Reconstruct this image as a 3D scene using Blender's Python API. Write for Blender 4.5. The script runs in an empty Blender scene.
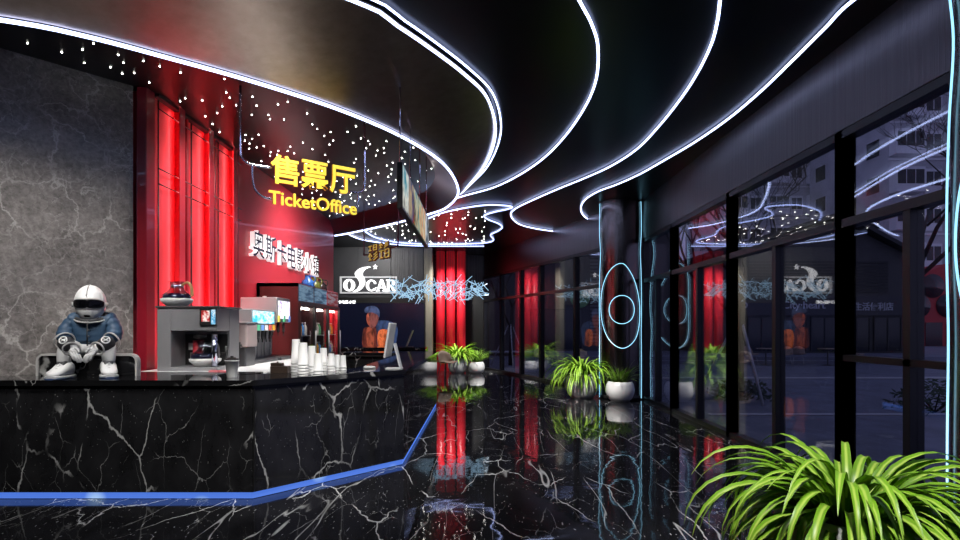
import bpy, bmesh, math, random
from mathutils import Vector, Matrix, Euler
random.seed(7)
PI = math.pi
S = bpy.context.scene
COL = S.collection
CH, FL, CX, HY = 1.55, 560.0, 480.0, 328.0      # eye height, focal length and principal column / horizon row of the view

def at(px, py, D):
    return Vector(((px-CX)*D/FL, D, CH-(py-HY)*D/FL))
def on_z(px, py, z):
    return at(px, py, FL*(CH-z)/(py-HY))

# ------------------------------------------------------------------ materials
def nt(name):
    m = bpy.data.materials.new(name); m.use_nodes = True
    t = m.node_tree; b = t.nodes['Principled BSDF']
    return m, t, b
def mat(name, col, rough=.5, metal=0, emis=None, es=0, spec=.5, trans=0, coat=0, noise=0, nscale=20):
    m, t, b = nt(name)
    b.inputs['Base Color'].default_value = (*col, 1)
    b.inputs['Roughness'].default_value = rough
    b.inputs['Metallic'].default_value = metal
    b.inputs['Specular IOR Level'].default_value = spec
    b.inputs['Transmission Weight'].default_value = trans
    b.inputs['Coat Weight'].default_value = coat
    if emis:
        b.inputs['Emission Color'].default_value = (*emis, 1)
        b.inputs['Emission Strength'].default_value = es
    if noise:
        n = t.nodes.new('ShaderNodeTexNoise'); n.inputs['Scale'].default_value = nscale; n.inputs['Detail'].default_value = 4
        r = t.nodes.new('ShaderNodeValToRGB')
        r.color_ramp.elements[0].position = .3; r.color_ramp.elements[1].position = .7
        r.color_ramp.elements[0].color = (*[c*(1-noise) for c in col], 1)
        r.color_ramp.elements[1].color = (*[min(1, c*(1+noise)) for c in col], 1)
        tc = t.nodes.new('ShaderNodeTexCoord')
        t.links.new(tc.outputs['Object'], n.inputs['Vector'])
        t.links.new(n.outputs['Fac'], r.inputs['Fac']); t.links.new(r.outputs['Color'], b.inputs['Base Color'])
    return m
def glow(name, col, s, base=(.8,.8,.8)):
    return mat(name, base, .4, emis=col, es=s)

def math_(t, op, a, b=None):
    n = t.nodes.new('ShaderNodeMath'); n.operation = op
    for i, v in enumerate((a, b)):
        if v is None: continue
        if isinstance(v, (int, float)): n.inputs[i].default_value = v
        else: t.links.new(v, n.inputs[i])
    return n.outputs[0]
def ramp(t, v, p0, p1, c0=(0,0,0,1), c1=(1,1,1,1)):
    r = t.nodes.new('ShaderNodeValToRGB'); e = r.color_ramp.elements
    e[0].position, e[1].position = p0, p1; e[0].color, e[1].color = c0, c1
    t.links.new(v, r.inputs['Fac']); return r.outputs['Color']
def noise(t, vec, scale, detail=4, rough=.55, off=(0,0,0)):
    if off != (0,0,0):
        a = t.nodes.new('ShaderNodeVectorMath'); a.operation = 'ADD'; a.inputs[1].default_value = off
        t.links.new(vec, a.inputs[0]); vec = a.outputs[0]
    n = t.nodes.new('ShaderNodeTexNoise'); n.inputs['Scale'].default_value = scale
    n.inputs['Detail'].default_value = detail; n.inputs['Roughness'].default_value = rough
    t.links.new(vec, n.inputs['Vector']); return n
def mixc(t, f, a, b, kind='MIX'):
    n = t.nodes.new('ShaderNodeMix'); n.data_type = 'RGBA'; n.blend_type = kind
    for i, v in ((0, f), (6, a), (7, b)):
        if isinstance(v, (int, float)): n.inputs[i].default_value = v
        elif isinstance(v, tuple): n.inputs[i].default_value = v
        else: t.links.new(v, n.inputs[i])
    return n.outputs[2]
def pos_vec(t, rot=(0,0,0), scale=(1,1,1)):
    g = t.nodes.new('ShaderNodeNewGeometry'); mp = t.nodes.new('ShaderNodeMapping')
    mp.inputs['Rotation'].default_value = rot; mp.inputs['Scale'].default_value = scale
    t.links.new(g.outputs['Position'], mp.inputs['Vector']); return mp.outputs[0]

def black_marble(name, base, rot, stretch, vs=1.0, vein=(.62,.62,.6), amount=1.0, rough=.06, wave=0.0, spec=.5, fleck=.06, line=0, bigw=1.0):
    m, t, b = nt(name)
    v = pos_vec(t, rot, stretch)
    d = noise(t, v, 1.3*vs, 5)
    off = t.nodes.new('ShaderNodeVectorMath'); off.operation = 'MULTIPLY_ADD'
    t.links.new(d.outputs['Color'], off.inputs[0]); off.inputs[1].default_value = (.55/vs,)*3; t.links.new(v, off.inputs[2])
    vd = off.outputs[0]
    def vor(scale, thr, o):
        a = t.nodes.new('ShaderNodeVectorMath'); a.operation = 'ADD'; a.inputs[1].default_value = o; t.links.new(vd, a.inputs[0])
        n = t.nodes.new('ShaderNodeTexVoronoi'); n.feature = 'DISTANCE_TO_EDGE'; n.inputs['Scale'].default_value = scale
        t.links.new(a.outputs[0], n.inputs['Vector'])
        # width varies along the vein
        w = math_(t, 'MULTIPLY', noise(t, v, 3.1*vs, 3, off=o).outputs['Fac'], thr*2)
        q = math_(t, 'DIVIDE', n.outputs['Distance'], w)
        return ramp(t, q, .35, 1.0, (1,1,1,1), (0,0,0,1))
    big = vor(.75*vs, .016*bigw, (3.1,7.7,1.3)); fine = vor(1.7*vs, .010*bigw, (11.,2.,5.))
    mk1 = ramp(t, noise(t, v, .9*vs, 2, off=(5,3,8)).outputs['Fac'], .47, .56)
    mk2 = ramp(t, noise(t, v, 1.2*vs, 2, off=(15,9,2)).outputs['Fac'], .5, .6)
    a1 = math_(t, 'MULTIPLY', big, mk1); a2 = math_(t, 'MULTIPLY', math_(t, 'MULTIPLY', fine, mk2), .6)
    # fat short blobs
    bl = ramp(t, noise(t, vd, 2.6*vs, 4, .6, off=(2,8,4)).outputs['Fac'], .77, .785)
    # flecks
    fv = t.nodes.new('ShaderNodeTexVoronoi'); fv.inputs['Scale'].default_value = 16*vs; t.links.new(vd, fv.inputs['Vector'])
    fd = ramp(t, fv.outputs['Distance'], fleck*1.6, fleck*2.2, (1,1,1,1), (0,0,0,1))
    sep = t.nodes.new('ShaderNodeSeparateColor'); t.links.new(fv.outputs['Color'], sep.inputs[0])
    fk = math_(t, 'MULTIPLY', math_(t, 'MULTIPLY', fd, math_(t, 'GREATER_THAN', sep.outputs[0], .55)), .55)
    tot = math_(t, 'MAXIMUM', math_(t, 'MAXIMUM', a1, a2), math_(t, 'MAXIMUM', bl, fk))
    if line:
        lv = pos_vec(t, (0,0,line), (1.5,.16,1)); ln = noise(t, lv, 1.0, 3, .5)
        lb = ramp(t, math_(t, 'ABSOLUTE', math_(t, 'SUBTRACT', ln.outputs['Fac'], .5)), .0008, .0038, (1,1,1,1), (0,0,0,1))
        lb = math_(t, 'MULTIPLY', lb, ramp(t, noise(t, v, 1.0, 2, off=(1,4,9)).outputs['Fac'], .42, .55))
        tot = math_(t, 'MAXIMUM', tot, lb)
    tot = math_(t, 'MULTIPLY', tot, amount)
    cloud = mixc(t, ramp(t, noise(t, v, 2.2*vs, 5).outputs['Fac'], .35, .75), (*base, 1), (*[c*2.2 for c in base], 1))
    c = mixc(t, tot, cloud, (*vein, 1))
    t.links.new(c, b.inputs['Base Color'])
    b.inputs['Roughness'].default_value = rough; b.inputs['Specular IOR Level'].default_value = spec
    if wave:
        bp = t.nodes.new('ShaderNodeBump'); bp.inputs['Strength'].default_value = wave; bp.inputs['Distance'].default_value = .02
        g = pos_vec(t)
        t.links.new(noise(t, g, 3.2, 2, .4).outputs['Fac'], bp.inputs['Height']); t.links.new(bp.outputs[0], b.inputs['Normal'])
    return m

def stone_grey(name):
    m, t, b = nt(name)
    v = pos_vec(t, (0,.5,.3))
    d = noise(t, v, 1.1, 7, .65)
    off = t.nodes.new('ShaderNodeVectorMath'); off.operation = 'MULTIPLY_ADD'
    t.links.new(d.outputs['Color'], off.inputs[0]); off.inputs[1].default_value = (.7,)*3; t.links.new(v, off.inputs[2])
    n = t.nodes.new('ShaderNodeTexVoronoi'); n.feature = 'DISTANCE_TO_EDGE'; n.inputs['Scale'].default_value = 2.3
    t.links.new(off.outputs[0], n.inputs['Vector'])
    n2 = t.nodes.new('ShaderNodeTexVoronoi'); n2.feature = 'DISTANCE_TO_EDGE'; n2.inputs['Scale'].default_value = 6.5
    t.links.new(off.outputs[0], n2.inputs['Vector'])
    e1 = math_(t, 'MULTIPLY', ramp(t, n.outputs['Distance'], .0, .030, (1,1,1,1), (0,0,0,1)), ramp(t, noise(t, v, 1.7, 3).outputs['Fac'], .36, .55))
    e2 = math_(t, 'MULTIPLY', ramp(t, n2.outputs['Distance'], .0, .03, (1,1,1,1), (0,0,0,1)), ramp(t, noise(t, v, 2.3, 3, off=(4,4,4)).outputs['Fac'], .40, .58))
    cl = mixc(t, ramp(t, noise(t, v, 2.4, 9, .72).outputs['Fac'], .34, .7), (.075,.066,.06,1), (.36,.33,.31,1))
    sp = ramp(t, noise(t, v, 22, 5, .75).outputs['Fac'], .35, .68)
    cl = mixc(t, .5, cl, mixc(t, sp, (.05,.046,.044,1), (.34,.31,.295,1)))
    c = mixc(t, math_(t, 'MULTIPLY', math_(t, 'MAXIMUM', e1, math_(t, 'MULTIPLY', e2, .7)), .6), cl, (.62,.59,.56,1))
    t.links.new(c, b.inputs['Base Color']); b.inputs['Roughness'].default_value = .32
    return m

def brushed(name, col, rough=.28, axis='z', bump=.12):
    m, t, b = nt(name)
    sc = {'z': (45,45,.8), 'x': (.8,45,45), 'soft': (9,9,.3)}[axis]
    v = pos_vec(t, (0,0,0), sc)
    n = noise(t, v, 1, 4, .6)
    bp = t.nodes.new('ShaderNodeBump'); bp.inputs['Strength'].default_value = bump; bp.inputs['Distance'].default_value = .02
    t.links.new(n.outputs['Fac'], bp.inputs['Height']); t.links.new(bp.outputs[0], b.inputs['Normal'])
    c = mixc(t, n.outputs['Fac'], (*[x*.7 for x in col], 1), (*[x*1.3 for x in col], 1))
    t.links.new(c, b.inputs['Base Color'])
    b.inputs['Roughness'].default_value = rough; b.inputs['Metallic'].default_value = 1
    return m

def pane_glass(name, tint, ior):
    m = bpy.data.materials.new(name); m.use_nodes = True; t = m.node_tree; t.nodes.clear()
    o = t.nodes.new('ShaderNodeOutputMaterial'); mx = t.nodes.new('ShaderNodeMixShader')
    tr = t.nodes.new('ShaderNodeBsdfTransparent'); tr.inputs[0].default_value = (*tint, 1)
    gl = t.nodes.new('ShaderNodeBsdfGlossy'); gl.inputs['Roughness'].default_value = 0; gl.inputs[0].default_value = (1,1,1,1)
    fr = t.nodes.new('ShaderNodeFresnel'); ge = t.nodes.new('ShaderNodeNewGeometry')
    k = math_(t, 'ADD', math_(t, 'MULTIPLY', ge.outputs['Backfacing'], 1/ior-ior), ior); t.links.new(k, fr.inputs[0])
    t.links.new(fr.outputs[0], mx.inputs[0]); t.links.new(tr.outputs[0], mx.inputs[1]); t.links.new(gl.outputs[0], mx.inputs[2])
    t.links.new(mx.outputs[0], o.inputs[0]); return m

def leaf_mat(name, dark, mid, stripe):
    m, t, b = nt(name)
    uv = t.nodes.new('ShaderNodeUVMap'); uv.uv_map = 'UVMap'
    sx = t.nodes.new('ShaderNodeSeparateXYZ'); t.links.new(uv.outputs[0], sx.inputs[0])
    d = math_(t, 'ABSOLUTE', math_(t, 'SUBTRACT', sx.outputs[0], .5))
    st = ramp(t, d, .08, .22, (1,1,1,1), (0,0,0,1))
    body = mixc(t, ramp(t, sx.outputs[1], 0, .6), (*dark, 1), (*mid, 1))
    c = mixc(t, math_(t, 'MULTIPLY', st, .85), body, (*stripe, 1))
    t.links.new(c, b.inputs['Base Color']); b.inputs['Roughness'].default_value = .38
    b.inputs['Specular IOR Level'].default_value = .4
    return m

def picture_mat(name, pal, scale, strength, seed):
    """a lit poster / screen / painted reflection: an abstract colour picture made of noise"""
    m, t, b = nt(name)
    tc = t.nodes.new('ShaderNodeTexCoord'); mp = t.nodes.new('ShaderNodeMapping'); mp.inputs['Scale'].default_value = scale
    mp.inputs['Location'].default_value = (seed, seed*1.7, seed*.6)
    t.links.new(tc.outputs['Object'], mp.inputs['Vector'])
    n = noise(t, mp.outputs[0], 1, 3, .6)
    r = t.nodes.new('ShaderNodeValToRGB'); r.color_ramp.interpolation = 'LINEAR'
    e = r.color_ramp.elements
    while len(e) < len(pal): e.new(.5)
    for i, c in enumerate(pal):
        e[i].position = .28+.46*i/(len(pal)-1); e[i].color = (*c, 1)
    t.links.new(n.outputs['Fac'], r.inputs['Fac'])
    t.links.new(r.outputs['Color'], b.inputs['Emission Color']); b.inputs['Emission Strength'].default_value = strength
    b.inputs['Base Color'].default_value = (.02,.02,.02,1); b.inputs['Roughness'].default_value = .6; b.inputs['Specular IOR Level'].default_value = .1
    return m

M = {}
M['floor'] = black_marble('floor marble', (.011,.011,.0125), (0,0,.75), (1.5,.6,1), 1.5, (.85,.85,.83), .9, .035, .10, .6, .08, .95, .6)
M['counter'] = black_marble('counter marble', (.012,.012,.013), (.3,.9,.2), (1.5,1.5,.8), 1.75, (.66,.66,.64), .7, .07, 0, .5, .055, 0, .8)
M['worktop'] = black_marble('worktop marble', (.006,.006,.0065), (0,0,.3), (1,.6,1), 1.2, (.6,.6,.58), .7, .04, 0, .6, .04)
M['stone'] = stone_grey('grey stone')
M['ceil'] = mat('black ceiling', (.004,.005,.009), .28, spec=.16)
M['star'] = mat('star ceiling', (.012,.009,.009), .30, spec=.45)
M['fascia'] = brushed('brown steel', (.34,.28,.24), .30, 'soft', .10)
M['lip'] = mat('dark red lip', (.22,.12,.12), .28, .85)
M['header'] = brushed('header steel', (.15,.135,.14), .30, 'z', .25)
M['colmetal'] = brushed('column steel', (.14,.12,.115), .2, 'z', .10)
M['frame'] = mat('black frame', (.012,.012,.014), .35, spec=.5)
M['wallgrey'] = mat('dark grey panel', (.045,.046,.052), .45, noise=.1, nscale=3)
M['beige'] = mat('beige pilaster', (.26,.235,.18), .5)
M['red'] = mat('red lacquer', (.62,.035,.055), .42, coat=.15)
M['reddark'] = mat('dark red lacquer', (.26,.008,.02), .32, coat=.2)
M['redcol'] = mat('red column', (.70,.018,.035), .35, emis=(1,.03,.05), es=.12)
M['redled'] = glow('red led', (1,.16,.17), 22, (.6,.02,.02))
M['fridge'] = mat('brown fridge', (.05,.012,.012), .35)
M['neon'] = glow('white blue neon', (.50,.60,1.0), 5)
M['neonsmall'] = glow('white blue neon small', (.42,.52,1.0), 3.2)
M['cyan'] = glow('cyan neon', (.30,.72,1.0), 1.7)
M['blueled'] = None
M['stardot'] = glow('star light', (1,.97,.9), 22)
M['stardot'].cycles.emission_sampling = 'NONE'
M['glass'] = pane_glass('tinted glass', (.80,.81,.85), 1.75)
M['clearglass'] = pane_glass('clear glass', (.9,.9,.92), 1.25)
M['potglass'] = pane_glass('pot glass', (.75,.8,.82), 1.4)
M['white'] = mat('white ceramic', (.75,.75,.74), .35)
M['paper'] = mat('paper cup', (.8,.8,.78), .6)
M['quartz'] = mat('white quartz', (.85,.85,.85), .25)
M['steel'] = mat('steel', (.34,.34,.35), .34, .45, noise=.08, nscale=3)
M['steeld'] = mat('dark steel', (.075,.075,.08), .35, .3)
M['chrome'] = mat('chrome', (.6,.62,.75), .12, 1)
M['black'] = mat('black plastic', (.012,.012,.012), .4)
M['soil'] = mat('soil', (.03,.02,.012), .9, noise=.4, nscale=30)
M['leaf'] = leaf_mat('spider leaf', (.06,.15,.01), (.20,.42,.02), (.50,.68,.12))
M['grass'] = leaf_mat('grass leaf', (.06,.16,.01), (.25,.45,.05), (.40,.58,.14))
M['bush'] = mat('bush green', (.015,.035,.012), .6)
M['bark'] = mat('bark', (.03,.026,.024), .8)
M['yellow'] = glow('yellow sign', (1,.78,.08), 1.15, (.8,.6,.05))
M['orange'] = mat('orange return', (.5,.22,.02), .4, emis=(1,.45,.03), es=.35)
M['signface'] = mat('letter face', (.03,.034,.07), .25)
M['signside'] = glow('letter side', (1,.98,.98), .62)
M['whitelit'] = glow('lit white letters', (1,1,1), 1.3)
M['stick'] = glow('pale blue tube', (.45,.75,1.0), .75, (.6,.7,.8))
M['tan'] = mat('tan seat', (.35,.26,.19), .6)
M['asphalt'] = mat('paving', (.16,.17,.22), .6, noise=.25, nscale=1.5)
M['kerb'] = mat('kerb', (.5,.5,.52), .6)
M['bld'] = mat('tower wall', (.48,.48,.51), .7, noise=.15, nscale=.6)
M['bldlight'] = mat('tower window surround', (.75,.75,.78), .6)
M['bldwin'] = mat('tower window', (.015,.018,.025), .1)
M['shop'] = mat('shop wall', (.06,.058,.06), .6, noise=.1, nscale=2)
M['shoproof'] = mat('shop roof', (.03,.03,.033), .6)
M['shopglass'] = mat('shop glass', (.01,.013,.02), .1)
M['shoptext'] = mat('shop letters', (.30,.31,.40), .5, emis=(.5,.55,.8), es=.06)
M['woodd'] = mat('dark wood', (.035,.022,.016), .4, noise=.3, nscale=9)
M['woodt'] = mat('tan wood', (.42,.25,.10), .45)
M['coffee'] = mat('dark coffee', (.008,.006,.03), .12)
M['navy'] = mat('navy screen', (.006,.008,.02), .2, emis=(.002,.003,.009), es=1)
M['jacket'] = mat('blue jacket', (.026,.062,.115), .55)
M['grey'] = mat('light grey trim', (.42,.41,.40), .45)
M['cuff'] = mat('charcoal cuff', (.035,.035,.038), .6)
M['glove'] = mat('pale glove', (.50,.50,.50), .5)
M['visor'] = mat('black visor', (.006,.006,.008), .12)
M['sole'] = mat('navy sole', (.04,.07,.16), .5)

def blue_led():
    m, t, b = nt('blue floor led')
    v = pos_vec(t, (0,0,0), (1,1,1))
    n = t.nodes.new('ShaderNodeTexVoronoi'); n.inputs['Scale'].default_value = 2.4; t.links.new(v, n.inputs['Vector'])
    hot = ramp(t, n.outputs['Distance'], .10, .30, (1,1,1,1), (0,0,0,1))
    c = mixc(t, hot, (.075,.19,.72,1), (.5,.75,1.0,1))
    t.links.new(c, b.inputs['Emission Color'])
    b.inputs['Emission Strength'].default_value = .95
    b.inputs['Base Color'].default_value = (.05,.08,.2,1); return m
M['blueled'] = blue_led()

# ------------------------------------------------------------------ mesh helpers
class MB:
    def __init__(s): s.bm = bmesh.new(); s.uv = None
    def box(s, x0, x1, y0, y1, z0, z1, bev=0, seg=2, mi=0):
        r = bmesh.ops.create_cube(s.bm, size=1)
        for v in r['verts']:
            v.co = Vector(((x0+x1)/2+v.co.x*(x1-x0), (y0+y1)/2+v.co.y*(y1-y0), (z0+z1)/2+v.co.z*(z1-z0)))
        es = {e for v in r['verts'] for e in v.link_edges}
        fs = {f for v in r['verts'] for f in v.link_faces}
        for f in fs: f.material_index = mi
        if bev: bmesh.ops.bevel(s.bm, geom=list(es), offset=bev, segments=seg, profile=.5, affect='EDGES')
        return s
    def obox(s, c, sx, sy, sz, rot=(0,0,0), bev=0):
        r = bmesh.ops.create_cube(s.bm, size=1); R = Euler(rot).to_matrix(); c = Vector(c)
        es = {e for v in r['verts'] for e in v.link_edges}
        for v in r['verts']: v.co = c + R @ Vector((v.co.x*sx, v.co.y*sy, v.co.z*sz))
        if bev: bmesh.ops.bevel(s.bm, geom=list(es), offset=bev, segments=2, profile=.5, affect='EDGES')
        return s
    def tube(s, pts, r, seg=8, cap=True, closed=False):
        pts = [Vector(p) for p in pts]; n = len(pts); rings = []
        rr = r if isinstance(r, (list, tuple)) else [r]*n
        up = None
        for i, p in enumerate(pts):
            if closed: d = pts[(i+1) % n]-pts[i-1]
            else: d = (pts[min(i+1, n-1)]-pts[max(i-1, 0)])
            d = d.normalized() if d.length > 1e-9 else Vector((0,0,1))
            if up is None:
                up = Vector((0,0,1)) if abs(d.z) < .9 else Vector((1,0,0))
            a = d.cross(up)
            if a.length < 1e-5: a = d.orthogonal()
            a.normalize(); up = a.cross(d).normalized()
            rings.append([s.bm.verts.new(p+(a*math.cos(2*PI*k/seg)+up*math.sin(2*PI*k/seg))*rr[i]) for k in range(seg)])
        for i in range(n if closed else n-1):
            A, B = rings[i], rings[(i+1) % n]
            for k in range(seg):
                f = s.bm.faces.new((A[k], A[(k+1) % seg], B[(k+1) % seg], B[k])); f.smooth = True
        if cap and not closed:
            s.bm.faces.new(rings[0][::-1]); s.bm.faces.new(rings[-1])
        return s
    def lathe(s, prof, c=(0,0,0), seg=28, smooth=True):
        c = Vector(c); rings = []
        for r, z in prof:
            if r < 1e-5: rings.append([s.bm.verts.new(c+Vector((0,0,z)))])
            else: rings.append([s.bm.verts.new(c+Vector((r*math.cos(2*PI*k/seg), r*math.sin(2*PI*k/seg), z))) for k in range(seg)])
        for A, B in zip(rings, rings[1:]):
            for k in range(seg):
                q = [A[k % len(A)], A[(k+1) % len(A)], B[(k+1) % len(B)], B[k % len(B)]]
                q2 = []
                for v in q:
                    if v not in q2: q2.append(v)
                if len(q2) > 2:
                    f = s.bm.faces.new(q2); f.smooth = smooth
        return s
    def prism(s, pts, z0, z1):
        a = [s.bm.verts.new((x, y, z0)) for x, y in pts]; b = [s.bm.verts.new((x, y, z1)) for x, y in pts]
        n = len(pts)
        s.bm.faces.new(a[::-1]); s.bm.faces.new(b)
        for i in range(n): s.bm.faces.new((a[i], a[(i+1) % n], b[(i+1) % n], b[i]))
        return s
    def loft(s, A, B, smooth=True):
        a = [s.bm.verts.new(p) for p in A]; b = [s.bm.verts.new(p) for p in B]
        for i in range(len(a)-1):
            f = s.bm.faces.new((a[i], a[i+1], b[i+1], b[i])); f.smooth = smooth
        return s
    def rings(s, rs, cap=True, smooth=True):
        R = [[s.bm.verts.new(p) for p in r] for r in rs]
        n = len(R[0])
        for A, B in zip(R, R[1:]):
            for k in range(n):
                f = s.bm.faces.new((A[k], A[(k+1) % n], B[(k+1) % n], B[k])); f.smooth = smooth
        if cap: s.bm.faces.new(R[0][::-1]); s.bm.faces.new(R[-1])
        return s
    def ell(s, c, rx, ry, rz, u=16, v=10):
        r = bmesh.ops.create_uvsphere(s.bm, u_segments=u, v_segments=v, radius=1)
        c = Vector(c)
        for w in r['verts']:
            w.co = c+Vector((w.co.x*rx, w.co.y*ry, w.co.z*rz))
            for f in w.link_faces: f.smooth = True
        return s
    def strip_leaf(s, base, az, L, phi0, bend, w, n=9, twist=0.0):
        """arching ribbon leaf folded along its midrib"""
        if s.uv is None: s.uv = s.bm.loops.layers.uv.new('UVMap')
        d = Vector((math.cos(az), math.sin(az), 0)); side = Vector((-math.sin(az), math.cos(az), 0))
        p = Vector(base); prev = None; st = L/n
        for i in range(n+1):
            t = i/n; ph = phi0-bend*(t**1.15)
            ww = w*min(1, .55+1.6*t)*max(.03, (1-t**3.2))
            nrm = Vector((0,0,1))*math.cos(ph)-d*math.sin(ph)
            sd = (side+nrm*twist*t).normalized()
            row = [s.bm.verts.new(p-sd*ww/2+nrm*ww*.16), s.bm.verts.new(p-nrm*ww*.06), s.bm.verts.new(p+sd*ww/2+nrm*ww*.16)]
            if prev:
                for k in (0, 1):
                    f = s.bm.faces.new((prev[0][k], prev[0][k+1], row[k+1], row[k])); f.smooth = True
                    uvs = [(k*.5, prev[1]), ((k+1)*.5, prev[1]), ((k+1)*.5, t), (k*.5, t)]
                    for lp, q in zip(f.loops, uvs): lp[s.uv].uv = q
            prev = (row, t)
            p = p+(d*math.cos(ph)+Vector((0,0,1))*math.sin(ph))*st
        return s
    def build(s, name, m, parent=None, loc=(0,0,0), rz=0, recalc=True):
        if recalc: bmesh.ops.recalc_face_normals(s.bm, faces=s.bm.faces[:])
        me = bpy.data.meshes.new(name); s.bm.to_mesh(me); s.bm.free()
        for q in (m if isinstance(m, (list, tuple)) else [m]): me.materials.append(q)
        return link(name, me, parent, loc, rz)

def link(name, me, parent=None, loc=(0,0,0), rz=0):
    o = bpy.data.objects.new(name, me); COL.objects.link(o)
    o.location = loc; o.rotation_euler = (0,0,rz); o.parent = parent
    return o
def thing(name, label, cat, loc=(0,0,0), rz=0, group=None):
    o = bpy.data.objects.new(name, None); COL.objects.link(o); o.empty_display_size = .1
    o.location = loc; o.rotation_euler = (0,0,rz); return tag(o, label, cat, group)
def tag(o, label, cat, group=None, kind=None):
    o['label'] = label; o['category'] = cat
    if group: o['group'] = group
    if kind: o['kind'] = kind
    return o
def struct(o, label=None):
    o['kind'] = 'structure'
    if label: o['label'] = label
    return o
def sempty(name, label=None):
    o = bpy.data.objects.new(name, None); COL.objects.link(o); return struct(o, label)
def dup(root, loc, rz=0, label=None, group=None, scale=None):
    r = root.copy(); COL.objects.link(r); r.location = loc; r.rotation_euler = (0,0,rz)
    if label: r['label'] = label
    if group: r['group'] = group
    if scale: r.scale = (scale,)*3
    for ch in list(root.children):
        c = ch.copy(); COL.objects.link(c); c.parent = r
        for g in list(ch.children):
            d = g.copy(); COL.objects.link(d); d.parent = c
    return r

def spline(P, n=12, closed=False):
    P = [Vector(p) for p in P]; out = []; N = len(P)
    rng = range(N if closed else N-1)
    for i in rng:
        g = lambda k: P[k % N] if closed else P[max(0, min(N-1, k))]
        a, b, c, d = g(i-1), g(i), g(i+1), g(i+2)
        for k in range(n):
            t = k/n
            out.append(.5*((2*b)+(c-a)*t+(2*a-5*b+4*c-d)*t*t+(3*b-a-3*c+d)*t**3))
    if not closed: out.append(P[-1])
    return out
def resample(P, n):
    L = [0]
    for a, b in zip(P, P[1:]): L.append(L[-1]+(b-a).length)
    out = []; j = 0
    for i in range(n):
        s = L[-1]*i/(n-1)
        while j < len(P)-2 and L[j+1] < s: j += 1
        t = (s-L[j])/max(1e-9, L[j+1]-L[j]); out.append(P[j].lerp(P[j+1], min(1, max(0, t))))
    return out

def curve_mesh(cu):
    ob = bpy.data.objects.new('tmp', cu); COL.objects.link(ob)
    dg = bpy.context.evaluated_depsgraph_get(); dg.update()
    me = bpy.data.meshes.new_from_object(ob.evaluated_get(dg))
    bpy.data.objects.remove(ob); bpy.data.curves.remove(cu); return me
def finish_flat(me, x, z, w, h, depth, mats, name, parent, ang=0.0, origin=(0,0,0), keep=False):
    """lay a filled outline up in the XZ plane, facing -Y, its lower left corner at x,z, fitted to w by h"""
    xs = [v.co.x for v in me.vertices]; ys = [v.co.y for v in me.vertices]; zs = [v.co.z for v in me.vertices]
    x0, x1, y0, y1 = min(xs), max(xs), min(ys), max(ys); zr = max(1e-9, max(zs)-min(zs)); zm = min(zs)
    sx = w/(x1-x0); sy = h/(y1-y0) if h else sx
    for v in me.vertices:
        q = v.co.copy(); v.co = Vector((x+(q.x-x0)*sx, -(q.z-zm)/zr*depth, z+(q.y-y0)*sy))
    me.update()
    me.materials.clear()
    for q in mats: me.materials.append(q)
    for p in me.polygons:
        p.material_index = 0 if (abs(p.normal.y) > .7 or len(mats) == 1) else 1
        p.use_smooth = False
    return link(name, me, parent)
def text(body, x, z, w, h, depth, mats, name, parent, bold=.02, space=1.0):
    cu = bpy.data.curves.new('t', 'FONT'); cu.body = body; cu.size = 1; cu.extrude = .05; cu.offset = bold; cu.space_character = space
    cu.resolution_u = 3
    return finish_flat(curve_mesh(cu), x, z, w, h, depth, mats, name, parent)
def outline(loops, x, z, w, h, depth, mats, name, parent):
    cu = bpy.data.curves.new('t', 'CURVE'); cu.dimensions = '2D'; cu.fill_mode = 'BOTH'; cu.extrude = .05
    for lp in loops:
        sp = cu.splines.new('POLY'); sp.points.add(len(lp)-1); sp.use_cyclic_u = True
        for p, q in zip(sp.points, lp): p.co = (q[0], q[1], 0, 1)
    return finish_flat(curve_mesh(cu), x, z, w, h, depth, mats, name, parent)
def skin(verts, edges, radii, sub=2, root=0):
    me = bpy.data.meshes.new('sk'); me.from_pydata([Vector(v) for v in verts], edges, []); me.update()
    ob = bpy.data.objects.new('sk', me); COL.objects.link(ob)
    mo = ob.modifiers.new('s', 'SKIN'); mo.use_smooth_shade = True
    lay = me.skin_vertices[0].data
    for i, r in enumerate(radii):
        lay[i].radius = r if isinstance(r, tuple) else (r, r); lay[i].use_root = (i == root)
    ss = ob.modifiers.new('u', 'SUBSURF'); ss.levels = sub; ss.render_levels = sub
    dg = bpy.context.evaluated_depsgraph_get(); dg.update()
    out = bpy.data.meshes.new_from_object(ob.evaluated_get(dg))
    bpy.data.objects.remove(ob); bpy.data.meshes.remove(me)
    for p in out.polygons: p.use_smooth = True
    return out
# ================================================================== THE SETTING
ZC = 4.31                                  # main ceiling
XW = -3.82                                 # red side wall
FACADE = [(3.6, -4.0), (3.6, 12.2), (3.3, 12.5), (.2, 21.2)]
room = [(-9.5, -4), (3.62, -4), (3.62, 12.2), (3.3, 12.55), (.2, 21.25), (-6.5, 21.25), (-6.5, 6.35), (-9.5, 3)]
struct(MB().prism(room, -.06, 0).build('floor', M['floor']), 'polished black marble floor with white veins')
struct(MB().prism(room, ZC, ZC+.15).build('ceiling', M['ceil']), 'black ceiling')
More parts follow.
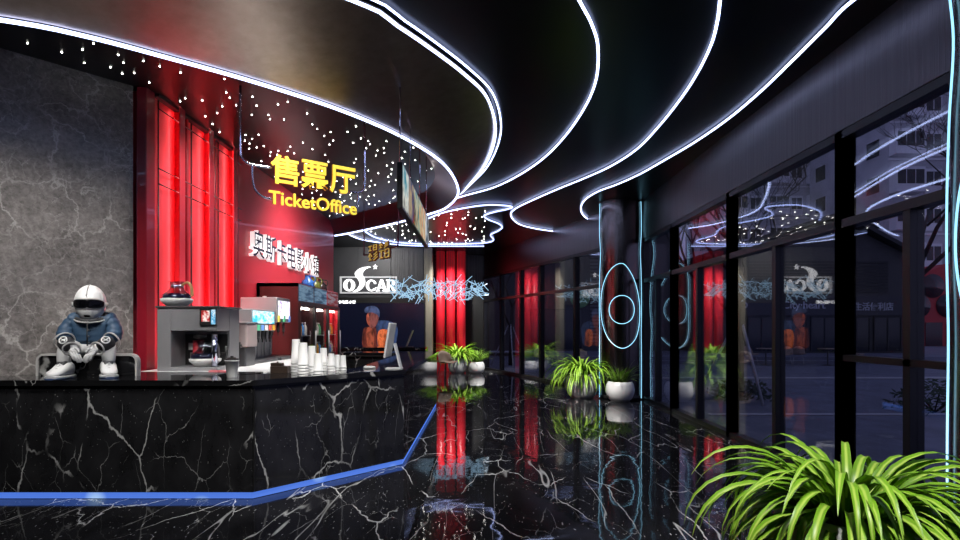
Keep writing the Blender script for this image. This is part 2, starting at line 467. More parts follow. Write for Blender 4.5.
# stone wall runs at 45 degrees from the left up to the red wall
a, b = Vector((-3.94, 6.36, 0)), Vector((-9.4, .2, 0))
n = Vector((b.y-a.y, -(b.x-a.x), 0)).normalized()
if n.x > 0: n = -n
struct(MB().prism([(a.x, a.y), (b.x, b.y), (b.x+n.x*.3, b.y+n.y*.3), (a.x+n.x*.3, a.y+n.y*.3)], 0, ZC).build('wall_left', M['stone']), 'grey brown stone wall behind the seated statue')
struct(MB().box(-9.6, -9.3, -4.2, .3, 0, ZC).build('wall_left_rear', M['wallgrey']), 'dark wall behind the viewpoint, left')
struct(MB().box(-9.6, 3.7, -4.3, -4, 0, ZC).build('wall_rear', M['wallgrey']), 'dark wall behind the viewpoint')
struct(MB().box(XW-.22, XW-.06, 6.5, 8.84, 0, ZC).box(XW-.22, XW, 8.84, 14.6, 0, ZC).box(-6.5, XW-.22, 14.4, 14.6, 0, ZC).build('wall_left_red', M['red']), 'red lacquered side wall')
struct(MB().box(-6.6, -6.4, 14.6, 19.3, 0, ZC).build('wall_left_recess', M['wallgrey']))
# back wall: vertical dark panels with seams
YB = 19.1
mb = MB()
x = -6.4
while x < -1.96:
    x1 = min(x+1.12, -1.92); mb.box(x+.006, x1-.006, YB, YB+.12, 2.58, ZC, .006, 1); x = x1
mb.box(-6.4, -1.92, YB+.02, YB+.16, 0, ZC)
struct(mb.build('wall_back', M['wallgrey']), 'dark grey panelled back wall')
struct(MB().box(-1.9, -1.62, YB-.03, YB+.2, 0, ZC, .01).build('trim_1', M['beige']), 'beige pilaster between the screen and the red columns')
struct(MB().box(-1.9, .35, 21.2, 21.4, 0, ZC).box(-1.9, -1.75, 19.3, 21.3, 0, ZC).build('wall_back_recess', M['black']), 'dark wall behind the red columns')
# glass front: header band, mullions, panes
struct(MB().box(3.52, 3.66, -4, 12.35, 3.48, ZC).build('wall_right_header', M['header']), 'brushed dark steel band above the glass front')
A, B = Vector((3.3, 12.5, 0)), Vector((.2, 21.2, 0)); dv = (B-A).normalized(); nv = Vector((dv.y, -dv.x, 0))
ang = math.atan2(dv.y, dv.x)
LF = (B-A).length
o = struct(MB().box(0, LF, -.07, .07, 3.48, ZC).build('wall_far_header', M['header'], None, A, ang), 'brushed dark steel band above the far glass front')

def window(k, y0, y1, mids, label, lower_rail=False, open_from=None):
    w = sempty('window_%d' % k, label)
    f = MB()
    for y in (y0, y1):
        f.box(3.53, 3.67, y-.055, y+.055, 0, 3.48)
    f.box(3.53, 3.67, y0, y1, 3.40, 3.48).box(3.53, 3.67, y0, y1, 2.53, 2.61).box(3.53, 3.67, y0, y1, 0, .07)
    for ym in mids: f.box(3.54, 3.66, ym-.04, ym+.04, .07, 2.53)
    if lower_rail: f.box(3.54, 3.66, y0, y1, 1.23, 1.29)
    f.build('frame', M['frame'], w)
    es = [y0]+list(mids)+[y1]
    for a, b in zip(es, es[1:]):
        clear = open_from is not None and b <= open_from+.01
        MB().box(3.592, 3.608, a+.04, b-.04, .07, 2.53).build('pane', M['clearglass' if clear else 'glass'], w)
    MB().box(3.592, 3.608, y0+.05, y1-.05, 2.61, 3.40).build('pane', M['glass'], w)
window(1, 10.36, 12.14, [11.3], 'glass bay beside the neon column')
window(2, 7.98, 10.36, [9.16], 'third glass bay')
window(3, 5.52, 7.98, [6.75], 'second glass bay')
window(4, 3.06, 5.52, [4.65], 'glass bay next to the nearest column', True, 4.65)
window(5, .6, 3.06, [1.8], 'glass bay at the nearest column')
window(6, -1.8, .6, [-.6], 'glass bay behind the viewpoint')
window(7, -4, -1.8, [-2.9], 'last glass bay behind the viewpoint')
cuts = [0, .249, .473, .63, .816, 1.0]
for k, (s0, s1) in enumerate(zip(cuts, cuts[1:])):
    w = sempty('window_%d' % (8+k), 'bay of the far glass front')
    f = MB(); x0, x1 = s0*LF, s1*LF
    for x in (x0, x1): f.box(x-.055, x+.055, -.07, .07, 0, 3.48)
    f.box(x0, x1, -.07, .07, 3.40, 3.48).box(x0, x1, -.07, .07, 2.53, 2.61).box(x0, x1, -.07, .07, 0, .07)
    f.build('frame', M['frame'], w, A, ang)
    MB().box(x0+.05, x1-.05, -.008, .008, .07, 2.53).build('pane', M['glass'], w, A, ang)
    MB().box(x0+.05, x1-.05, -.008, .008, 2.61, 3.40).build('pane', M['glass'], w, A, ang)

# ------------------------------------------------------------------ the curved dropped ceiling over the counter
ZL = 4.0
E = [Vector((-5.72, 3.86, ZL)), Vector((-5.1, 4.0, ZL))]+[on_z(x, y, ZL) for x, y in
     ((0,17),(85,33.5),(170,56),(255,80),(340,108),(400,134),(440,159),(456,180),(457.5,195),(446,207),(430,213),(395,222.5),(352,232))]+[Vector((XW, 14.75, ZL))]
U = [Vector((-6.4, 2.2, 4.28)), Vector((-4.4, 2.75, 4.28)), Vector((-2.4, 3.65, 4.28))]+[on_z(x, y, 4.28) for x, y in
     ((360,0),(395,21),(430,45),(465,72),(487,95),(495.5,125),(492,148),(482,168),(468,183),(455,195))]+[Vector((-1.0, 12.6, 4.28)), Vector((-2.2, 13.9, 4.28)), Vector((XW, 15.2, 4.28))]
Es, Us = resample(spline(E, 14), 140), resample(spline(U, 14), 140)
def inward(P, d, dz=0):
    out = []
    for i, p in enumerate(P):
        t = P[min(i+1, len(P)-1)]-P[max(i-1, 0)]; q = Vector((-t.y, t.x, 0)).normalized()
        if q.dot(Vector((-4.2, 9.3, 0))-Vector((p.x, p.y, 0))) < 0: q = -q
        out.append(p+q*d+Vector((0,0,dz)))
    return out
dc = thing('dropped_ceiling', 'large curved brown steel ceiling ring dropped over the ticket counter', 'ceiling ring')
Eo = inward(Es, -.02)
MB().loft(Us, Eo).build('fascia', M['fascia'], dc)
IN = inward(Es, .42, ZC-.012-ZL)
MB().loft(inward(Es, .03), IN).build('inner_lip', M['lip'], dc)
mb = MB()
poly = [p for p in IN]+[Vector((XW+.0, 14.2, ZC-.012)), Vector((XW, 6.5, ZC-.012)), Vector((-6.3, 3.72, ZC-.012))]
vs = [mb.bm.verts.new((p.x, p.y, ZC-.012)) for p in poly]
f = mb.bm.faces.new(vs); bmesh.ops.triangulate(mb.bm, faces=[f])
so = mb.build('star_panel', M['star'], dc)
tag(MB().tube(inward(Es, .005, -.02), .018).build('neon_strip', M['neon']), 'bright white-blue neon strip along the lower rim of the curved ceiling ring', 'neon light')
tag(MB().tube(inward(Us[:128], .0, -.03), .015).build('neon_strip', M['neon']), 'inner of the two neon strips on the upper rim of the curved ceiling ring', 'neon light')
tag(MB().tube(inward(Us[:112], -.075, -.0), .010).build('neon_strip', M['neon']), 'outer thinner neon strip running beside the upper rim of the ceiling ring', 'neon light')

def ceiling_neon(pts, label, pre=(), post=(), r=.0135, m='neon', z=ZC-.03):
    P = [Vector((*p, z)) for p in pre]+[on_z(x, y, z) for x, y in pts]+[Vector((*p, z)) for p in post]
    return tag(MB().tube(spline(P, 8), r).build('neon_strip', M[m]), label, 'neon light')
ceiling_neon([(579,0),(592,25),(598,48),(596,80),(585,107),(566,135),(545,157),(521,174),(495,187),(469,194.5),(453,199)],
             'curved neon line on the black ceiling nearest the ceiling ring', pre=[(-.2,2.6),(.3,3.6)])
ceiling_neon([(720,0),(717,23),(711,45),(698,72),(682,97),(660,125),(637,149),(611,166),(585,178),(558,189),(534,199.5),(515,209),(511,216),(519,224),(535,228.5),(555,231.5)],
             'long hooked neon line across the middle of the black ceiling', pre=[(1.0,2.2),(1.6,3.6)])
ceiling_neon([(853.5,0),(825,28),(792,61),(760,92),(728,119),(695,142),(663,161),(640,174),(618,184),(597,192),(584,201),(581,211),(588,219),(603,223)],
             'long hooked neon line on the black ceiling nearest the glass front', pre=[(3.2,3.0),(3.25,3.9)])
AM = [(364,230.7),(375.8,237.6),(397,242.3),(420,244),(445,244.2),(464.5,244),(479,243.4),(489.7,242.2),(493.6,239.6),(490.6,235),(498,231),(502.2,227.4),(498.4,223.6),(488,219.4),(484.3,215.8),(493,212.4),(508,209),(511.8,206.8),(503,205.4),(486.7,205),(464.5,208),(442,213),(425,220)]
ceiling_neon(AM, 'wavy neon outline around the far starry ceiling patch', r=.017, m='neonsmall')
ceiling_neon([(345,232.5),(358.6,238.6),(375.8,242),(398.8,244.8),(425,246),(455,246.2),(484,246.2)], 'lowest straight neon line above the back wall', r=.017, m='neonsmall')
ap = spline([on_z(x, y, ZC-.012) for x, y in AM], 6)
ap = ap+[Vector((-1.1, 12.6, 0)), Vector((-2.3, 13.6, 0)), Vector((-3.7, 15.2, 0))]
mb = MB(); f = mb.bm.faces.new([mb.bm.verts.new((p.x, p.y, ZC-.012)) for p in ap]); bmesh.ops.triangulate(mb.bm, faces=[f])
mb2 = mb.build('starry_ceiling', M['star']); tag(mb2, 'dark starry ceiling patch inside the wavy neon outline', 'ceiling panel')

def inside(x, y, P):
    c = False; j = len(P)-1
    for i in range(len(P)):
        if (P[i].y > y) != (P[j].y > y) and x < (P[j].x-P[i].x)*(y-P[i].y)/(P[j].y-P[i].y)+P[i].x: c = not c
        j = i
    return c
dot = bmesh.new(); bmesh.ops.create_icosphere(dot, subdivisions=1, radius=.0085)
dm = bpy.data.meshes.new('star_light'); dot.to_mesh(dm); dot.free(); dm.materials.append(M['stardot'])
dm2 = dm.copy(); 
for v in dm2.vertices: v.co *= 1.5
rs = random.Random(3)
def stars(P, n, box, label, group, mesh):
    k = 0; got = []
    while k < n:
        x, y = rs.uniform(*box[0]), rs.uniform(*box[1])
        if not inside(x, y, P) or any((x-a)**2+(y-b)**2 < .016 for a, b in got): continue
        got.append((x, y)); k += 1
        tag(link('star_light', mesh, None, (x, y, ZC-.0135)), label, 'ceiling light', group)
inner = [p for p in IN]+[Vector((XW+.1, 14.0, 0)), Vector((XW+.1, 6.6, 0)), Vector((-5.0, 5.0, 0))]
stars(inner, 175, ((-4.6, -.6), (5.2, 14.0)), 'tiny white star light in the dark ceiling above the ticket counter', 'star lights above the counter', dm)
stars(ap, 100, ((-3.6, .2), (13, 18.5)), 'tiny white star light in the far ceiling patch edged by wavy neon', 'star lights in the far patch', dm2)

# ------------------------------------------------------------------ red light panels on the side wall
def red_panel(y0, y1, label):
    t = thing('wall_light_panel', label, 'wall panel', (XW, y0, 0), 0, 'red light panels on the side wall')
    L = y1-y0
    MB().box(-.06, -.015, .0, L*.66, 0, ZC-.02, .004, 1).build('panel', M['red'], t)
    MB().tube([(.062, L*.635, .02), (.062, L*.635, ZC-.05)], .012, 6).build('light_strip', M['redled'], t)
    for q, (ya, yb, d) in enumerate(((.62, .685, .05), (.71, .80, .035), (.93, .985, .02))):
        MB().box(-.06, d, L*ya, L*yb, 0, ZC-.02, .006, 1).build('fin', M['red' if q == 0 else 'reddark'], t)
    MB().box(.093, .105, L*.49, L*.66, 0, ZC-.02, .003, 1).build('cover_strip', M['red'], t)
    f = MB()
    f.tube([(.0, L*.12, 0), (.0, L*.12, ZC-.02)], .008, 6)
    for z in (3.24, 3.42, 4.12, 1.02, 1.22): f.tube([(.055, 0, z), (.055, L, z)], .007, 6)
    f.build('black_rod', M['black'], t)
    MB().box(-.06, .06, 0, L, ZC-.05, ZC-.0).build('top_rail', M['black'], t)
    return t
for k, lab in enumerate(('red lit wall panel nearest the stone wall', 'middle of the three red lit wall panels', 'red lit wall panel nearest the white wall letters')):
    red_panel(6.56+k*.76, 6.56+(k+1)*.76, lab)
tag(MB().box(-3.915, XW+.02, 6.38, 6.55, 0, ZC-.01, .008, 1).build('wall_post', M['reddark']), 'plain dark red post between stone wall and red panels', 'post')

# red columns at the far end
for k, lab in enumerate(('left one of the three tall red columns', 'middle one of the three tall red columns', 'right one of the three tall red columns')):
    x = -1.43+k*.375
    t = thing('red_column', lab, 'column', (x, 20.25, 0), 0, 'red columns behind the planters')
    MB().lathe([(0,0),(.158,0),(.158,ZC-.0),(0,ZC-.0)], seg=32).build('shaft', M['redcol'], t)
    for z in (.55, .72): MB().lathe([(.158,z-.012),(.164,z-.012),(.164,z+.012),(.158,z+.012)], seg=32).build('ring', M['reddark'], t)

# ------------------------------------------------------------------ neon columns
def neon_column(x, y, rz, label, short):
    t = thing('round_column', label, 'column', (x, y, 0), rz)
    R = .43
    MB().lathe([(R, 0), (R, ZC-.01)], seg=56).build('shaft', M['colmetal'], t)
    MB().lathe([(R, 0), (R+.012, 0), (R+.012, .1), (R, .1)], seg=56).build('base_ring', M['black'], t)
    def wrap(P, r=.0065, closed=False):
        q = spline([Vector((a, z, 0)) for a, z in P], 8, closed)
        return MB().tube([((R+.02)*math.sin(v.x), -(R+.02)*math.cos(v.x), v.y) for v in q], r, 6, True, closed)
    wrap([(.05,2.92),(.45,2.76),(.85,2.42),(1.12,2.0),(1.05,1.6),(.7,1.28),(.1,1.12),(-.5,1.28),(-.95,1.62),(-1.15,2.0),(-1.0,2.4),(-.5,2.78)], closed=True).build('neon_ring', M['cyan'], t)
    wrap([(.62*math.sin(a)+.08, 1.94+.3*math.cos(a)) for a in [2*PI*k/12 for k in range(12)]], closed=True).build('neon_ring', M['cyan'], t)
    for sgn in (-1, 1):
        wrap([(sgn*1.38,.03),(sgn*1.42,.8),(sgn*1.36,1.5),(sgn*1.46,2.1),(sgn*1.34,2.7),(sgn*1.2,3.2),(sgn*1.4,3.7),(sgn*1.3,ZC-.03)]).build('neon_line', M['cyan'], t)
    return t
neon_column(3.08, 12.3, -math.atan2(3.08, 12.3), 'round dark steel column with cyan neon loops behind the two white planters', 0)
neon_column(3.13, 3.06, -math.atan2(3.13, 3.06)+.12, 'nearest round dark steel column with cyan neon, cut by the right edge of the view', 0)
# ================================================================== COUNTERS
HC = 1.08
def offs(P, d):
    """offset an open polyline to its left by d (mitred)"""
    out = []
    for i, p in enumerate(P):
        p = Vector((*p, 0)); ds = []
        if i > 0: ds.append((p-Vector((*P[i-1], 0))).normalized())
        if i < len(P)-1: ds.append((Vector((*P[i+1], 0))-p).normalized())
        ns = [Vector((-q.y, q.x, 0)) for q in ds]; m = sum(ns, Vector()).normalized()
        q = p+m*d/max(.3, m.dot(ns[0])); out.append((q.x, q.y))
    return out
FR = [(-5.02, 5.03), (-2.04, 5.03), (-.835, 6.34), (-.835, 11.27), (-2.6, 11.27)]     # front line of the ticket counter
inn = offs(FR, .62); inn[0] = (-4.55, 5.65)
tc_ = thing('ticket_counter', 'long angled black marble ticket counter with blue floor light', 'counter', (-2.04, 5.03, 0))
OFF = Vector((-2.04, 5.03, 0))
def loc2(P): return [(x-OFF.x, y-OFF.y) for x, y in P]
def band(outer, inner, z0, z1):
    mb = MB(); n = len(outer)
    V = [[mb.bm.verts.new((*p, z)) for p in P] for P, z in ((outer, z0), (outer, z1), (inner, z1), (inner, z0))]
    for k in range(4):
        A, B = V[k], V[(k+1) % 4]
        for i in range(n-1): mb.bm.faces.new((A[i], A[i+1], B[i+1], B[i]))
    mb.bm.faces.new([V[k][0] for k in range(4)]); mb.bm.faces.new([V[k][-1] for k in range(4)][::-1])
    return mb
out1 = FR
ins = loc2(offs(FR, .03)); ins2 = loc2(inn)
band(ins, loc2(offs(FR, .58)), .065, HC-.075).build('body', M['counter'], tc_)
band(loc2(offs(FR, .06)), loc2(offs(FR, .50)), 0, .065).build('plinth', M['black'], tc_)
band(loc2(offs(FR, .045)), ins2, HC-.075, HC-.05).build('shadow_gap', M['black'], tc_)
band(loc2(FR), ins2, HC-.05, HC).build('worktop', M['worktop'], tc_)
led = band(loc2(offs(FR, .045)), loc2(offs(FR, .062)), .006, .06).build('light_strip', M['blueled'], tc_); led['label'] = 'glowing blue strip along the floor'
MB().box(-.004, .004, .02, .04, .07, HC-.08).build('joint', M['black'], tc_)
# landing between front counter and the side wall
tag(MB().prism([(-4.52, 5.655), (-2.47, 5.655), (-2.33, 5.80), (-2.33, 6.02), (-4.20, 6.02)], 0, HC).build('corner_counter', M['worktop']), 'black marble counter corner filling in behind the front counter', 'counter')
bc = thing('back_counter', 'white topped back counter carrying the coffee and soda machines', 'counter', (-3.05, 6.03, 0))
MB().box(-.65, .72, 0, 3.25, 0, HC-.04).build('cabinet', M['steeld'], bc)
MB().box(-.655, .75, 0, 3.27, HC-.04, HC, .005, 1).build('worktop', M['quartz'], bc)
sd = thing('service_desk', 'black marble service desk below the wall screen with a knee opening', 'counter', (-2.3, 13.5, 0))
MB().box(-1.2, .98, 0, .7, HC-.06, HC).build('worktop', M['worktop'], sd)
MB().box(-1.2, -.15, .03, .68, 0, HC-.06).box(.6, .98, .03, .68, 0, HC-.06).box(-.15, .6, .55, .66, 0, HC-.06).build('body', M['counter'], sd)

# ------------------------------------------------------------------ things on the counter
def top(px, py): return on_z(px, py, HC)
def cup(name, label, cat, loc, r, h, group=None, lid=False, inv=True):
    t = thing(name, label, cat, loc, 0, group)
    prof = [(0,0),(r*.72,0),(r*.74,.004),(r*.95,h-.010),(r*1.05,h-.008),(r*1.07,h-.004),(r*1.04,h),(r*.94,h),(r*.70,.012),(0,.012)]
    if inv: prof = [(a, h-b) for a, b in prof]
    MB().lathe(prof, seg=24).build('cup', M['paper'], t)
    if lid:
        MB().lathe([(0,h-.002),(r*1.03,h-.002),(r*1.05,h+.008),(r*.9,h+.016),(r*.6,h+.018),(r*.55,h+.026),(0,h+.026)], seg=24).build('lid', M['black'], t)
        MB().box(-.012, .012, -.012, .012, h+.026, h+.04, .003).build('knob', M['black'], t)
    return t
p = top(232, 377.5)
cup('lidded_cup', 'white paper cup with black lid standing alone on the front counter', 'cup', (p.x, p.y, HC), .062, .165, None, True, False)
stk = [(296, 372.3, 10, 33, 4, 'tallest cup stack, leftmost by the dark box'), (303, 373.7, 10.8, 31, 4, 'second tall cup stack from the dark box'),
       (311.8, 372, 9, 26, 3, 'cup stack just right of the two tall stacks'), (318.2, 374, 9.4, 20.5, 2, 'short front cup stack in the middle of the row'),
       (323.5, 371, 8.4, 23, 4, 'cup stack behind the short front stack'), (331.4, 371.6, 7.6, 18, 3, 'low cup stack third from the right end'),
       (337.2, 370.4, 6.6, 15.5, 2, 'low cup stack second from the right end'), (343, 370.4, 7.0, 15, 2, 'rightmost low cup stack of the row')]
for px, py, w, h, n, lab in stk:
    p = top(px, py); sc = p.y/FL; r = w*sc*.5; H = h*sc; step = .030; hb = H-(n-1)*step
    for k in range(n):
        where = 'top white paper cup on the ' if k == n-1 else ('bottom white paper cup in the ' if k == 0 else ('second cup from the bottom in the ' if k == 1 else 'third cup from the bottom in the '))
        cup('paper_cup', where+lab, 'cup', (p.x, p.y, HC+.0005+k*step), r, hb, 'upside down paper cups on the counter')
p = top(280.5, 373.2)
t = thing('condiment_box', 'small dark wooden stepped box beside the paper cups', 'box', (p.x, p.y, HC))
MB().box(-.09, .09, -.05, .05, 0, .075, .004).build('lower_box', M['woodd'], t)
MB().box(-.09, .025, -.04, .04, .076, .108, .004).build('upper_box', M['woodd'], t)
MB().ell((-.03, 0, .114), .012, .012, .008).build('knob', M['woodd'], t)
# monitor seen from its back edge
t = thing('computer_monitor', 'slim white computer monitor on an angled foot at the counter bend', 'monitor', (-.985, 6.50, HC), math.radians(-1))
R_ = Euler((0, math.radians(-14), 0)).to_matrix()
MB().obox((-.055, -.02, .33), .022, .42, .40, (0, math.radians(9), 0), .008).build('display', M['white'], t)
MB().obox((-.068, -.02, .335), .003, .38, .33, (0, math.radians(9), 0)).build('screen', M['black'], t)
MB().obox((.035, -.02, .15), .016, .15, .30, (0, math.radians(-14), 0), .004).build('stand', M['white'], t)
MB().box(-.10, .085, -.10, .06, 0, .012, .004).build('foot', M['white'], t)
p = top(369.5, 368.6)
tag(MB().rings([[(p.x+a*rx, p.y+b*ry, HC+z) for a, b in [(math.cos(2*PI*k/18), math.sin(2*PI*k/18)) for k in range(18)]] for rx, ry, z in ((.07,.05,.001),(.075,.055,.012),(.06,.042,.028),(.03,.02,.034))]).build('computer_mouse', M['white']), 'small white mouse lying left of the white monitor', 'mouse')
t = thing('card_reader', 'slim tilted tablet stand on the far desk right of the monitor', 'tablet', (-1.75, 13.8, HC))
MB().obox((.02, 0, .22), .02, .25, .42, (0, math.radians(22), 0), .005).build('tablet', M['steel'], t)
MB().box(-.09, .1, -.1, .1, 0, .015, .004).build('foot', M['black'], t)

# ------------------------------------------------------------------ coffee machine
def carafe(name, label, loc, handle_mat, s=1.0, rz=0):
    t = thing(name, label, 'coffee pot', loc, rz)
    MB().lathe([(0,0),(.085*s,0),(.14*s,.05*s),(.145*s,.075*s),(.13*s,.078*s),(0,.078*s)], seg=32).build('base', M['white'], t)
    MB().lathe([(0,.079*s),(.128*s,.079*s),(.122*s,.115*s),(.09*s,.128*s),(0,.128*s)], seg=32).build('coffee', M['coffee'], t)
    MB().lathe([(.129*s,.080*s),(.126*s,.115*s),(.075*s,.16*s),(.055*s,.20*s),(.075*s,.245*s),(.073*s,.245*s),(.052*s,.20*s),(.072*s,.16*s),(.122*s,.113*s)], seg=32).build('glass', M['potglass'], t)
    MB().lathe([(.056*s,.19*s),(.062*s,.19*s),(.062*s,.21*s),(.056*s,.21*s)], seg=24).build('collar', M['chrome'], t)
    MB().tube(spline([(.06*s,0,.21*s),(.11*s,0,.235*s),(.15*s,0,.20*s),(.165*s,0,.13*s),(.16*s,0,.10*s)], 5), [.012*s]*6+[.014*s]*15, 8).build('handle', M[handle_mat], t)
    return t
cm = thing('coffee_machine', 'large dark steel coffee machine with a tall brewing opening', 'coffee machine', (-3.53, 6.12, HC))
W, D_, H_ = .66, .55, .71
f = MB()
f.box(0, .15, 0, D_, .03, H_-.02, .01).box(.15, W, .30, D_, .03, H_-.02).box(.15, W, 0, .30, .44, H_-.02, .006).box(.0, W, 0, D_, 0, .04, .005)
f.build('body', M['steel'], cm)
MB().box(-.01, W+.03, -.02, D_+.01, H_-.02, H_, .006).build('top_plate', M['steeld'], cm)
MB().box(.16, W-.02, .285, .299, .05, .40).build('back_panel', M['black'], cm)
MB().obox((W-.095, -.012, .59), .18, .015, .19, (0,0,0), .003).build('display_housing', M['black'], cm)
MB().box(W-.165, W-.075, -.0215, -.0198, .54, .66).build('display', picture_mat('coffee screen', [(.02,.0,.0),(.5,.02,.02),(.9,.85,.8),(.02,.02,.03)], (14,1,9), 1.2, 3), cm)
MB().box(W-.06, W-.012, -.0215, -.0198, .51, .67).build('key_panel', picture_mat('coffee keys', [(.02,.12,.4),(.1,.5,.8),(.8,.9,.95),(.05,.2,.5)], (30,1,30), 1.0, 8), cm)
MB().box(.20, .27, .278, .286, .22, .30).build('label_plate', M['paper'], cm)
MB().box(.22, .25, .274, .286, .12, .19).build('switch', M['steel'], cm)
MB().tube([(W-.06, .06, .05), (W-.06, .06, .40)], .032, 14).build('pipe', M['chrome'], cm)
MB().tube([(W-.005, .1, .19), (W+.05, .1, .19)], .01, 8).tube([(W+.05, .1, .13), (W+.05, .1, .27)], .016, 8).build('tap', M['black'], cm)
MB().lathe([(0,.40),(.07,.40),(.065,.36),(.0,.34)], (.40, .14, 0), 20).build('nozzle', M['black'], cm)
MB().tube([(.33,.24,.05),(.33,.24,.33)], .055, 16).build('canister', M['red'], cm)
carafe('coffee_pot', 'coffee pot with dark handle standing inside the coffee machine', (-3.07, 6.26, HC+.041), 'steeld', 1.15, -.35)
carafe('coffee_pot', 'coffee pot with tan wooden handle standing high left above the coffee machine', (-3.41, 6.30, HC+.7105), 'woodt', 1.15, -.15)
tag(MB().box(-2.93, -2.73, 6.04, 6.10, HC+.0005, HC+.010, .003).build('drip_mat', M['red']), 'small red mat lying in front of the coffee machine', 'mat')

# juice dispenser
t = thing('juice_dispenser', 'clear tank drink dispenser with black tap left of the soda fountain', 'drink dispenser', (-3.0, 6.95, HC))
MB().box(-.15, .15, -.13, .16, 0, .23, .012).build('base', M['steeld'], t)
MB().box(-.17, .17, -.15, .18, .235, .52, .02).build('tank', mat('tank', (.75,.62,.60), .2, spec=.6, trans=.3), t)
MB().box(-.175, .175, -.155, .185, .52, .545, .01).build('lid', M['steel'], t)
MB().tube([(.10, -.13, .26), (.10, -.20, .26)], .012, 8).tube([(.10, -.20, .22), (.10, -.20, .30)], .014, 8).build('tap', M['black'], t)
# soda fountains, facing the staff side (+X)
def soda(name, label, y0, L, h, x0, x1, sideM, pic, nn, menu):
    t = thing(name, label, 'soda machine', (x0, y0, HC))
    w = x1-x0
    MB().box(0, w, 0, L, h*.60, h, .012).build('head', M[sideM], t)
    MB().box(0, w*.45, .01, L-.01, .03, h*.60).build('back', M['steel'], t)
    MB().box(0, w*1.12, 0, L, 0, .045, .006).build('drip_tray', M['steeld'], t)
    MB().box(w, w+.012, L*menu[0], L*menu[1], h*menu[2], h*menu[3]).build('lit_panel', pic, t)
    for k in range(nn):
        y = L*(.1+.8*k/(nn-1))
        v = MB().tube([(w*.84, y, h*.60), (w*.84, y, h*.44)], .022, 8).tube([(w*.84, y, h*.44), (w*.84, y, h*.38)], .010, 8)
        v = v.build('valve', M['black' if k % 2 else 'steeld'], t)
        MB().box(w+.001, w+.014, y-.032, y+.032, h*.61, h*.71).build('flavour_label', mat('label %d' % k, ((.7,.6,.1),(.1,.5,.25),(.15,.3,.7),(.8,.8,.8),(.7,.1,.08),(.8,.4,.05))[k % 6], .4, emis=((.7,.6,.1),(.1,.5,.25),(.15,.3,.7),(.8,.8,.8),(.7,.1,.08),(.8,.4,.05))[k % 6], es=.5), v)
        MB().box(w*.46, w*.5, y-.028, y+.028, .06, h*.5, .006).build('splash_panel', M['steel'], t)
    return t
s1 = soda('soda_fountain', 'nearer soda fountain with a bright cyan lit sign', 7.25, .86, .72, -3.27, -2.96, 'steel',
     picture_mat('cyan sign', [(.0,.25,.6),(.05,.6,.85),(.75,.95,1),(.05,.55,.8)], (1,5,12), 1.5, 5), 6, (.05,.9,.74,.97))
s2 = soda('soda_fountain', 'taller grey drink machine with a purple and white lit menu', 8.17, .56, .92, -3.50, -2.96, 'steel',
     picture_mat('purple menu', [(.25,.08,.5),(.85,.8,.95),(1,1,1),(.8,.75,.95),(.3,.1,.55)], (1,8,9), 1.25, 2), 3, (.08,.92,.66,.95))
t = s2
MB().lathe([(0,.92),(.03,.92),(.03,.945),(0,.95)], (.28,.2,0), 12).build('top_cap', M['white'], t)

# ------------------------------------------------------------------ drink fridges with glass doors
M['fridgelamp'] = glow('fridge lamp', (1,.88,.75), 26)
FY = [9.55, 10.45, 11.35]
def fridge(y0, label, bm_, first):
    t = thing('drink_fridge', label, 'fridge', (XW+.015, y0, 0), 0, 'glass door drink fridges')
    w, L, h = .70, .895, 2.32
    MB().box(0, .05, 0, L, 0, h).box(0, w, 0, .04, 0, h).box(0, w, L-.04, L, 0, h).box(0, w, 0, L, 0, .25).box(0, w, 0, L, h-.06, h).build('cabinet', M[bm_], t)
    MB().box(.0, w, .041, L-.041, h-.40, h-.061).build('header_box', M[bm_], t)
    MB().box(w+.001, w+.012, .04, L-.04, h-.30, h-.02).build('reflection_header', picture_mat('header reflection', [(.01,.03,.08),(.05,.15,.3),(.35,.6,.85),(.02,.05,.12)] if bm_ != 'red' else [(.05,.0,.0),(.4,.02,.03),(.55,.5,.6),(.2,.01,.02)], (1,2,16), .4, y0), t)  # bright streaks are a reflection of the hanging sticks, painted into the glow
    d = MB().box(w+.001, w+.04, .0, .05, .25, h-.32).box(w+.001, w+.04, L-.05, L, .25, h-.32).box(w+.001, w+.04, .05, L-.05, .25, .31).box(w+.001, w+.04, .05, L-.05, h-.38, h-.32).build('door', M['black'], t)
    MB().box(w+.015, w+.021, .05, L-.05, .31, h-.38).build('glass', M['clearglass'], d)
    MB().tube([(w+.07, L-.09, .9), (w+.07, L-.09, 1.5)], .012, 8).build('handle', M['steel'], d)
    for z in (.62, 1.02, 1.40): MB().box(.06, w-.04, .045, L-.045, z, z+.015).build('shelf', M['steel'], t)
    MB().box(w-.08, w-.06, .08, L-.08, h-.44, h-.41).build('lamp', M['fridgelamp'], t)
    return t
fl = ['nearest glass door drink fridge with dark brown side', 'middle glass door drink fridge', 'drink fridge farthest along the red wall, red reflection painted on its body']
for k, y in enumerate(FY): fridge(y, fl[k], 'red' if k == 2 else 'fridge' if 'fridge' in M else 'woodd', k == 0)  # far fridge gets its reflected red as body colour
cols = [((.75,.35,.05),'orange'), ((.1,.3,.65),'blue'), ((.7,.65,.55),'pale'), ((.15,.45,.2),'green')]
bmats = [mat('drink '+n, c, .2, emis=c, es=.12) for c, n in cols]  # weak glow in each drink's own colour keeps the unlit bottles visible
def bottle(loc, mi, label, grp):
    t = thing('drink_bottle', label, 'bottle', loc, 0, grp)
    MB().lathe([(0,0),(.036,0),(.04,.01),(.04,.13),(.035,.16),(.015,.20),(.015,.215),(0,.215)], seg=14).build('bottle', bmats[mi], t)
    MB().lathe([(0,.216),(.018,.216),(.018,.24),(0,.24)], seg=14).build('cap', M['white'], t)
    return t
protos = {}
